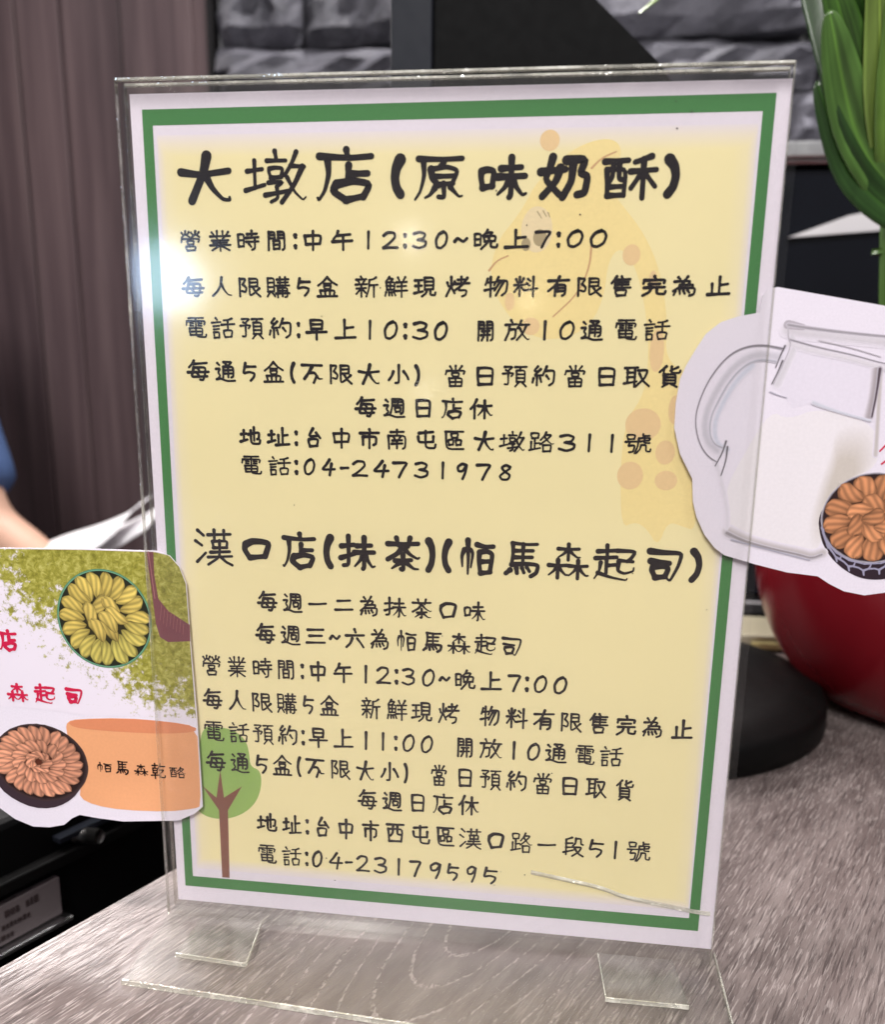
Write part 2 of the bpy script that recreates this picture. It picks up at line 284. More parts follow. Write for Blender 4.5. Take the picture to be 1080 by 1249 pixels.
# ------------------------------------------------------------------ layout of the printed matter (mm on the sheet) and stroke shapes
LINES=[
 "大|-80.3|276.9|19.6|17.2 墩|-56.5|277.1|21.4|17.3 店|-32.5|277.4|20.5|17.6 (|-15.3|276.8|5.4|13.8 原|-1.8|276.3|17.3|14.9 味|18.7|276.3|16.9|14.8 奶|38.5|276.2|17.6|14.7 酥|58.5|276.1|17.4|14.5 )|71.7|276|6|13.5",
 "營|-86.3|257.4|7.8|7.1 業|-75.9|257.4|8.3|7 時|-66.2|257.5|8.3|7 間|-56.3|257.5|7.5|7 :|-49.8|257.5|2|6.9 中|-43.8|257.5|7.9|6.9 午|-33.8|257.5|8|6.9 1|-25|257.6|2.5|6.3 2|-17.7|257.6|6|6.3 :|-12.7|257.6|1.9|6.8 3|-7.8|257.6|5.8|6.3 0|-0.7|257.6|5.1|6.3 ~|5.7|257.6|5.1|6.8 晚|13.8|257.7|8.6|6.8 上|23.8|257.7|8.6|6.7 7|32.5|257.8|6.3|6.2 :|37.3|257.8|2.1|6.7 0|42.5|257.9|6.2|6.1 0|49.9|257.9|6.4|6.1",
 "每|-86.3|242.6|8.6|7.3 人|-76|242.7|7.8|7.3 限|-66.1|242.7|8.2|7.3 購|-56.3|242.7|8.6|7.3 5|-47.4|242.8|5.7|6.7 盒|-39.1|242.8|7.6|7.2 新|-25.8|242.9|8.3|7.2 鮮|-15.8|242.9|8.3|7.1 現|-6|243|7.9|7.1 烤|4.9|243.1|8.4|7.1 物|17.7|243.1|8.5|7 料|27.2|243.2|8.2|7 有|37.9|243.3|7.9|7 限|47.9|243.3|8.4|6.9 售|57.8|243.4|7.8|6.9 完|68.3|243.5|8.5|6.9 為|77.9|243.5|8.6|6.8 止|88.4|243.6|7.9|6.8",
 "電|-85.9|229.2|8.3|7.6 話|-76.2|229.2|8.8|7.6 預|-66|229.2|8.8|7.6 約|-55.8|229.2|8.7|7.5 :|-49.4|229.1|2.2|7.5 早|-43.1|229.1|8.3|7.5 上|-33.1|229.1|8.2|7.5 1|-24.6|229.1|2.5|6.9 0|-17.5|229.1|5.7|6.8 :|-12.5|229.1|1.9|7.4 3|-7.3|229.1|6.5|6.8 0|-0.5|229|5.5|6.8 開|14.5|229.2|6.6|7.3 放|24.9|229.4|8.6|7.3 1|34|229.5|2.1|6.7 0|41.2|229.6|5.9|6.7 通|49.3|229.7|7.7|7.2 電|60.2|229.9|7.8|7.2 話|70|230|8.6|7.1",
 "每|-85.9|214.8|8.7|7.8 通|-76|214.7|7.8|7.8 5|-67.4|214.7|5.9|7.1 盒|-58.6|214.7|7.6|7.7 (|-51.9|214.6|2.4|7.7 不|-45|214.6|8.4|7.7 限|-34.8|214.5|8.3|7.6 大|-25.1|214.5|8.1|7.6 小|-14.8|214.5|8.2|7.6 )|-8.3|214.4|2.5|7.6 當|4.7|214.4|7.9|7.5 日|14.7|214.6|7.7|7.5 預|24.5|214.7|8.7|7.5 約|34.2|214.8|8.4|7.4 當|44.6|215|7.8|7.4 日|54.9|215.1|7.5|7.4 取|64.6|215.2|8.8|7.3 貨|75.1|215.4|8.2|7.3",
 "每|-26.3|203.5|8|7.5 週|-16.3|203.5|8.1|7.4 日|-6.2|203.6|7.1|7.4 店|3.8|203.6|7.8|7.4 休|13.5|203.7|8.3|7.3",
 "地|-67.8|192.6|8.2|7.6 址|-57.6|192.6|8.6|7.5 :|-51.1|192.6|2.1|7.5 台|-44.9|192.6|6.9|7.5 中|-34.9|192.7|7.9|7.5 市|-25|192.8|8.2|7.4 南|-15.3|192.8|7.7|7.4 屯|-5.2|192.9|8.1|7.4 區|4.6|193|7.7|7.4 大|14.9|193|7.4|7.3 墩|24.3|193.1|8.8|7.3 路|34.3|193.2|8.7|7.3 3|43|193.2|6.8|6.7 1|50.3|193.3|2.3|6.6 1|57.8|193.3|2.2|6.6 號|66.4|193.4|9|7.2",
 "電|-67.8|182.4|8.2|7.3 話|-57.5|182.4|8.5|7.2 :|-51.3|182.4|2.1|7.2 0|-46.6|182.5|5|6.6 4|-39.9|182.5|5.9|6.6 -|-33.9|182.5|3.7|7.2 2|-28.5|182.5|6.4|6.6 4|-21.1|182.5|6.7|6.6 7|-14|182.5|6.4|6.5 3|-6.6|182.6|6|6.5 1|0.8|182.6|2|6.5 9|7.4|182.6|4.8|6.5 7|15.1|182.6|6.1|6.5 8|22.4|182.6|5.6|6.4",
 "漢|-83.3|152.1|14.7|14.3 口|-66.9|152.1|12.1|10.3 店|-51|152.1|13.6|14.2 (|-40.3|152.2|4.5|13.2 抹|-29.6|152.3|13.8|14 茶|-13.1|152.5|13.3|13.9 )|-3.1|152.5|4.4|13.3 (|2.5|152.5|4.5|13 帕|13.3|152.5|13.3|13.8 馬|29.2|152.5|13.5|13.7 森|45.1|152.6|14.4|13.6 起|61.3|152.6|15.3|13.5 司|78.2|152.7|13.4|13.4 )|88.4|152.8|5.4|12.8",
 "每|-63.6|132.7|8|8.2 週|-54|132.7|7.7|8.2 一|-44.6|132.8|7.6|8.2 二|-34.8|132.8|7.7|8.2 為|-25.4|132.8|7.8|8.1 抹|-15.9|132.8|8.4|8.1 茶|-6.2|132.8|7.7|8.1 口|3.4|132.8|7.1|8 味|12.8|132.9|8.3|8",
 "每|-64.7|120.3|8|8.4 週|-55.1|120.3|7.8|8.4 三|-45.6|120.4|8.1|8.3 ~|-38.3|120.4|4.6|8.3 六|-30.8|120.4|8|8.3 為|-21.4|120.5|7.9|8.3 帕|-11.7|120.5|7.8|8.2 馬|-2.1|120.6|7.9|8.2 森|7.5|120.6|8.3|8.2 起|17.2|120.7|8.3|8.1 司|26.7|120.7|7.9|8.1",
 "營|-86.1|106.7|7.9|8.5 業|-76.2|106.7|7.7|8.4 時|-66.4|106.8|8.1|8.4 間|-57.2|106.8|7.6|8.4 :|-50.9|106.8|1.9|8.4 中|-44.9|106.8|7.5|8.3 午|-35.4|106.8|7.8|8.3 1|-26.8|106.8|2.2|7.6 2|-20.2|106.9|6.1|7.6 :|-15.3|106.9|2|8.2 3|-10.8|106.9|5.8|7.6 0|-3.5|106.9|5.6|7.5 ~|2.5|106.9|4.5|8.2 晚|10|106.9|8.1|8.2 上|19.6|106.9|8.2|8.1 7|28.1|106.9|5.6|7.5 :|32.5|107|1.9|8.1 0|37.3|107|5.6|7.4 0|44.4|107|5.7|7.4",
 "每|-86.4|93.2|8.2|8.8 人|-76.6|93.3|7.4|8.8 限|-66.9|93.3|8.2|8.7 購|-57.4|93.4|8|8.7 5|-49|93.4|5.1|8 盒|-40.8|93.5|7.5|8.6 新|-25.1|93.6|7.5|8.6 鮮|-15.2|93.6|8|8.6 現|-5.8|93.5|8|8.5 烤|4.2|93.5|8.1|8.5 物|19.5|93.5|7.6|8.4 料|29.2|93.4|8|8.4 有|39.1|93.4|8.3|8.4 限|49|93.3|7.9|8.4 售|58.7|93.3|8|8.3 完|68.5|93.2|7.8|8.3 為|77.9|93.2|8.1|8.3 止|88.2|93.1|7.9|8.2",
 "電|-86.5|80.1|8.6|8.8 話|-76.5|80.2|8.3|8.7 預|-66.9|80.3|8.4|8.7 約|-57.2|80.4|8.2|8.7 :|-51.2|80.4|1.9|8.7 早|-45.3|80.5|8|8.6 上|-35.6|80.6|8.2|8.6 1|-26.9|80.6|2.2|7.9 1|-20.4|80.7|2.2|7.9 :|-15.5|80.7|1.7|8.5 0|-10.7|80.8|5.5|7.8 0|-3.8|80.8|5.5|7.8 開|10.5|80.6|7|8.5 放|20.1|80.7|8.5|8.4 1|28.6|80.7|2|7.7 0|35.8|80.7|5.6|7.7 通|44|80.8|8.2|8.4 電|54.4|80.8|7.7|8.3 話|63.9|80.9|8.5|8.3",
 "每|-86.3|67.7|8.4|9.1 通|-76.6|67.8|7.8|9.1 5|-68|67.9|5.6|8.3 盒|-59.7|68|7.8|9 (|-53.2|68|2.3|9 不|-46.8|68.1|8|9 限|-36.8|68.2|7.8|8.9 大|-27.3|68.3|7.3|8.9 小|-17.9|68.4|7.8|8.9 )|-11.6|68.5|2.2|8.8 當|1|68.6|6.8|8.8 日|10.8|68.5|6.8|8.8 預|20.3|68.4|8.1|8.7 約|30|68.4|8.2|8.7 當|39.7|68.3|7.7|8.7 日|49.6|68.2|7.4|8.6 取|59.2|68.2|7.7|8.6 貨|69.4|68.1|7.3|8.6",
 "每|-26.5|56.4|8|8.9 週|-16.9|56.6|7.9|8.8 日|-7|56.8|6.9|8.8 店|2.7|57|8.2|8.8 休|12.2|57.3|8.3|8.7",
 "地|-66.6|43.3|8.5|9.2 址|-56.6|43.3|7.9|9.1 :|-50.4|43.4|2|9.1 台|-44.4|43.4|7|9.1 中|-35|43.4|7.3|9.1 市|-25.3|43.5|7.5|9 西|-15.7|43.5|7.8|9 屯|-5.9|43.5|8.2|9 區|3.7|43.6|7.6|8.9 漢|13.2|43.6|8.6|8.9 口|23|43.7|7|8.9 路|32.6|43.7|8.3|8.8 一|42.1|43.7|7.6|8.8 段|52|43.8|8|8.8 5|60.3|43.8|6.4|8 1|67.5|43.8|2.2|8 號|76|43.9|8.8|8.7",
 "電|-67|29.7|8.1|8.8 話|-57|29.6|8|8.8 :|-50.9|29.5|2.2|8.7 0|-46.7|29.5|5|8 4|-39.5|29.4|6.6|8 -|-34|29.3|3.4|8.7 2|-28.5|29.3|6|8 3|-21.4|29.2|6.1|8 1|-14.3|29.1|2.3|7.9 7|-7.6|29.1|5.4|7.9 9|-0.1|29|5.7|7.9 5|6.7|28.9|5.4|7.9 9|13.9|28.8|5|7.9 5|21.1|28.8|6.4|7.8",
]
G_OUT=[(-101.0,298.3),(100.8,299.2),(99.8,13.1),(-101.7,12.5)]
G_IN=[(-97.5,293.4),(97.2,294.2),(96.1,18.2),(-98.3,17.1)]
Y_FIELD=[(-96.3,290.4),(96.3,290.7),(95.6,21.3),(-96.4,20.8)]
GIRAFFE=[(26.0,268.1),(29.6,274.9),(38.3,282.9),(45.7,286.6),(52.8,287.4),(56.0,284.1),(54.3,278.7),(50.9,274.7),(56.4,268.4),(64.3,259.3),(69.9,248.3),(73.3,233.2),(73.3,220.9),(80.9,216.6),(84.0,210.2),(86.9,183.5),(87.5,164.7),(82.8,166.2),(77.8,167.7),(75.2,158.6),(71.2,164.9),(67.0,167.3),(62.5,164.6),(61.0,185.5),(61.7,200.4),(67.7,210.4),(68.0,222.9),(66.0,237.0),(62.1,249.5),(57.1,255.7),(53.3,251.2),(52.8,240.7),(49.1,231.7),(40.8,226.7),(29.5,227.1),(19.5,236.4),(15.2,246.9),(17.4,257.0),(23.0,263.7)]
SPOTS=[(60.6,253.0,2.8,3.2),(70.5,223.5,2.3,6.7),(67.6,199.8,5.8,5.3),(75.4,190.8,3.2,4.0),(64.4,182.8,4.3,4.7),(76.3,181.5,3.7,3.3),(77.6,204.8,2.1,4.7),(33.3,287.0,3.1,3.1),(29.4,230.8,2.9,2.8),(67.8,245.3,1.3,3.0),(22.2,238.5,1.6,2.8)]
SMILE=[(47.8,255.7),(47.6,249.5),(44.4,241.2),(36.5,233.9)]
BROW=[(15.2,248.2),(17.5,251.2),(21.2,252.7)]
LA1=[(30.2,266.1),(31.6,264.1)]
LA2=[(32.0,266.3),(33.1,264.6)]
LA3=[(33.6,265.8),(34.2,264.4)]
HORN=[(46.7,278.8),(49.8,281.8),(54.0,283.4)]
CREASE=[(36.6,32.0),(49.6,30.1),(63.5,28.0),(71.2,25.0),(83.4,23.5),(97.1,21.4),(103.6,21.1)]
EYE=[(30.2,260.7),(31.3,258.2),(26.9,256.2)]
CROWN=[(-92.3,81.0),(-86.0,82.2),(-78.5,81.3),(-73.8,77.3),(-72.7,71.7),(-72.6,66.6),(-68.4,65.2),(-68.3,58.3),(-70.9,51.2),(-76.7,45.8),(-84.5,43.0),(-91.9,43.8),(-95.7,47.4)]
TRUNK=[(-86.0,17.7),(-86.0,47.1),(-92.5,57.1),(-86.8,52.3),(-84.7,64.3),(-83.7,52.6),(-76.2,58.0),(-82.3,47.4),(-82.9,17.7)]
MC_OUT=[(-216.8,148.1),(-166.1,148.9),(-133.3,150.0),(-104.6,150.3),(-99.4,148.7),(-95.8,144.5),(-93.6,138.4),(-93.1,113.9),(-92.2,87.8),(-91.8,57.4),(-91.8,49.0),(-95.0,45.9),(-102.0,42.2),(-125.3,39.8),(-135.6,40.3),(-143.6,41.1),(-146.9,39.4),(-150.7,36.1),(-157.1,34.5),(-164.2,34.2),(-171.8,36.9),(-177.8,41.1),(-191.6,45.7),(-231.6,46.1)]
MC_PRINT=[(-216.9,147.6),(-166.2,148.5),(-133.4,149.5),(-105.0,149.8),(-99.7,148.8),(-96.0,144.7),(-93.8,138.4),(-93.3,113.9),(-92.6,85.8),(-112.1,85.1),(-138.9,84.0),(-152.4,85.1),(-166.1,85.5),(-225.8,85.7)]
SPOON=[(-108.4,149.8),(-105.6,149.9),(-105.8,141.6),(-104.8,132.3),(-101.2,127.7),(-93.1,122.8),(-93.2,116.4),(-102.0,115.6),(-105.1,117.4),(-106.4,122.7),(-107.2,135.3)]
CHEESE_BODY=[(-146.3,77.7),(-145.3,80.8),(-140.8,82.2),(-122.1,83.9),(-103.9,83.7),(-92.4,82.5),(-92.3,65.9),(-92.5,49.3),(-94.9,48.0),(-106.2,45.7),(-125.0,44.8),(-136.9,45.9),(-142.9,48.6),(-142.2,53.3),(-144.1,63.7)]
CHEESE_TOP=[(-145.3,80.5),(-140.8,82.0),(-122.1,83.8),(-103.9,83.7),(-92.5,82.3),(-93.2,80.1),(-105.8,78.5),(-122.5,78.0),(-136.0,78.1),(-142.8,78.6)]
TIN_A=(-126.75,123.25,18.88,19.34)
TIN_B=(-158.32,62.59,20.13,16.41)
TIN_C=(143.05,171.56,16.34,14.90)
TIN_B_WALL=[(-179.0,55.7),(-176.8,49.8),(-170.9,45.3),(-163.4,42.6),(-155.6,42.9),(-149.1,45.6),(-143.5,50.4),(-139.0,58.8),(-140.6,63.9),(-175.6,61.3)]
TIN_C_WALL=[(125.6,172.0),(127.1,164.7),(130.0,159.3),(134.4,155.0),(139.1,152.2),(143.4,151.0),(148.6,151.2),(154.0,152.9),(158.1,156.9),(160.4,162.5),(159.8,172.7),(153.1,180.5),(130.4,179.7)]
MC_RED="店|-166.8|112.5|8.2|9.1 森|-165.1|91.6|8.8|7.9 起|-153.5|91.6|9.4|8.5 司|-141.3|91.7|8.1|7.9"
MC_DARK="帕|-131.5|62.6|6.5|4.4 馬|-124.0|63.0|5.7|6.2 森|-116.2|62.7|5.7|5.1 乾|-109.2|62.7|6.3|6.8 酪|-101.3|62.8|6.7|5.0"
JC_OUT=[(175.2,231.1),(138.6,237.9),(106.2,243.3),(103.3,242.8),(101.8,240.8),(101.3,235.6),(94.6,234.3),(89.7,232.6),(85.4,229.0),(82.7,224.4),(80.0,219.2),(78.3,214.8),(77.5,207.0),(77.6,199.1),(80.0,190.8),(84.6,182.6),(85.4,175.0),(86.9,170.0),(90.0,164.0),(93.6,159.7),(97.0,157.3),(106.8,154.7),(117.7,152.3),(127.8,151.4),(131.7,149.0),(136.6,146.7),(143.3,145.6),(150.9,147.1),(156.9,150.2),(162.1,149.3),(187.7,146.7)]
J_HANDLE_O=[(109.3,224.7),(102.9,225.9),(96.7,224.8),(91.9,221.5),(87.3,214.7),(84.6,207.1),(84.0,201.1),(85.8,194.5),(88.8,190.3),(91.8,188.5)]
J_HANDLE_I=[(107.7,220.7),(103.3,221.4),(98.9,220.0),(94.2,215.1),(90.7,207.8),(88.8,202.5),(89.0,197.2),(90.8,194.1),(93.5,193.1)]
J_HB1=[(110.0,225.5),(108.8,222.4),(107.8,218.9)]
J_HB2=[(109.7,220.9),(108.5,217.1),(107.1,213.8)]
J_HB3=[(94.4,195.2),(93.6,191.5),(91.6,187.1)]
J_HB4=[(95.0,193.4),(94.9,188.8),(93.7,184.0)]
J_RIM=[(110.3,232.0),(114.9,231.3),(127.3,229.9),(139.7,228.8),(151.9,228.0)]
J_RIM2=[(111.3,227.5),(120.5,225.1),(130.5,223.2),(140.7,220.4),(153.1,218.6)]
J_RIM3=[(120.2,227.4),(130.3,225.2),(139.2,222.6)]
J_LEFT=[(110.3,232.0),(110.7,228.0),(111.9,226.0),(110.4,221.0),(107.6,213.8)]
J_LV=[(106.8,211.2),(109.4,210.2),(112.0,209.5)]
J_BASE=[(97.2,164.9),(103.5,162.1),(114.3,159.7),(121.0,158.6),(125.0,157.4),(128.3,158.9)]
J_BASE2=[(98.9,162.7),(109.0,160.3),(117.1,158.5),(124.6,156.8)]
J_BAR=[(139.4,218.9),(139.3,211.3),(138.7,204.1)]
J_LEVEL=[(120.5,208.1),(125.0,206.4),(132.7,204.2),(138.4,202.8)]
J_RED1=[(146.5,197.1),(144.2,195.5),(142.5,193.3)]
J_RED2=[(147.9,191.9),(145.3,190.8),(143.5,189.2)]
J_MILK=[(113.2,202.5),(122.4,206.6),(138.4,202.6),(141.7,195.9),(141.9,189.4),(135.2,182.6),(127.4,171.5),(127.2,161.1),(120.9,159.2),(108.9,160.9),(97.4,164.9),(95.2,178.6),(99.8,189.5),(107.3,205.5)]
J_SHADE=[(128.1,200.8),(138.4,202.3),(141.9,195.9),(142.3,188.6),(136.2,184.7),(128.6,177.0),(127.9,162.0),(124.9,158.5),(122.6,168.6),(125.0,182.2),(127.7,192.9)]
# brush strokes of each character on a 0-100 grid (y down); "@part x0 y0 x1 y1" places a shared component
COMP = {
'kou': "14,20 10,44 22,88;14,20 44,12 90,17 78,84;22,88 82,81",
'ri': "14,10 12,48 18,93;14,10 48,6 89,10 83,91;16,49 84,47;18,92 84,89",
'mu': "5,32 50,34 96,30;50,4 50,98;47,36 30,62 5,84!;53,36 68,60 90,82 102,80!",
'tu': "12,36 88,30;50,5 50,86;2,92 98,76",
'yan': "46,2 60,11;4,25 96,21;20,42 80,39;22,57 78,54;22,70 26,98;22,71 80,69 76,96;26,97 78,95",
'men': "9,6 7,98;9,7 41,6 41,39;9,22 41,21;9,39 42,37;58,6 58,38;58,6 92,4 93,90 82,96;58,22 92,20;58,38 92,36",
'fu': "14,6 14,98;14,8 78,6 44,36;46,36 84,54 72,76 36,70",
'gen': "14,7 14,96 52,80;14,8 80,6 76,46;14,27 78,25;14,48 78,45;40,50 62,76 99,98;92,56 64,72",
'bei': "14,4 16,74;14,5 86,3 84,72;16,27 84,26;16,50 84,49;16,73 84,71;38,76 10,99;62,76 94,98",
'ye': "4,5 97,3;50,5 40,20;16,22 18,76;16,22 86,20 84,75;18,40 84,39;18,58 84,57;18,76 84,75;38,78 8,99;64,78 96,98",
'chuo': "10,6 20,16;2,36 24,33 12,54 24,70 8,88;4,88 26,84 58,97 99,94",
'you': "2,8 98,5;12,28 17,95;12,28 90,26 84,94;38,8 36,46 22,60;62,8 62,52 84,54;20,72 84,70;17,94 84,92",
'huo': "12,8 20,20;88,4 76,18;50,0 48,50 10,98;52,50 90,95",
'ge': "44,0 30,20 4,40;38,14 86,12 52,36 2,62;30,22 60,46 88,60 101,56!;22,66 26,98;22,66 84,63 78,97;26,97 78,95",
'pu': "36,0 24,20 4,40;22,22 98,20;78,22 52,62 4,98;26,40 52,72 88,96 102,92!",
'bai': "56,0 40,18;12,24 16,96;12,24 90,22 84,94;16,58 84,56;16,95 84,93",
'wei': "14,28 84,25;2,48 98,46;50,2 50,92 44,97;46,50 30,72 4,90!;54,50 68,72 90,92 102,88!",
}
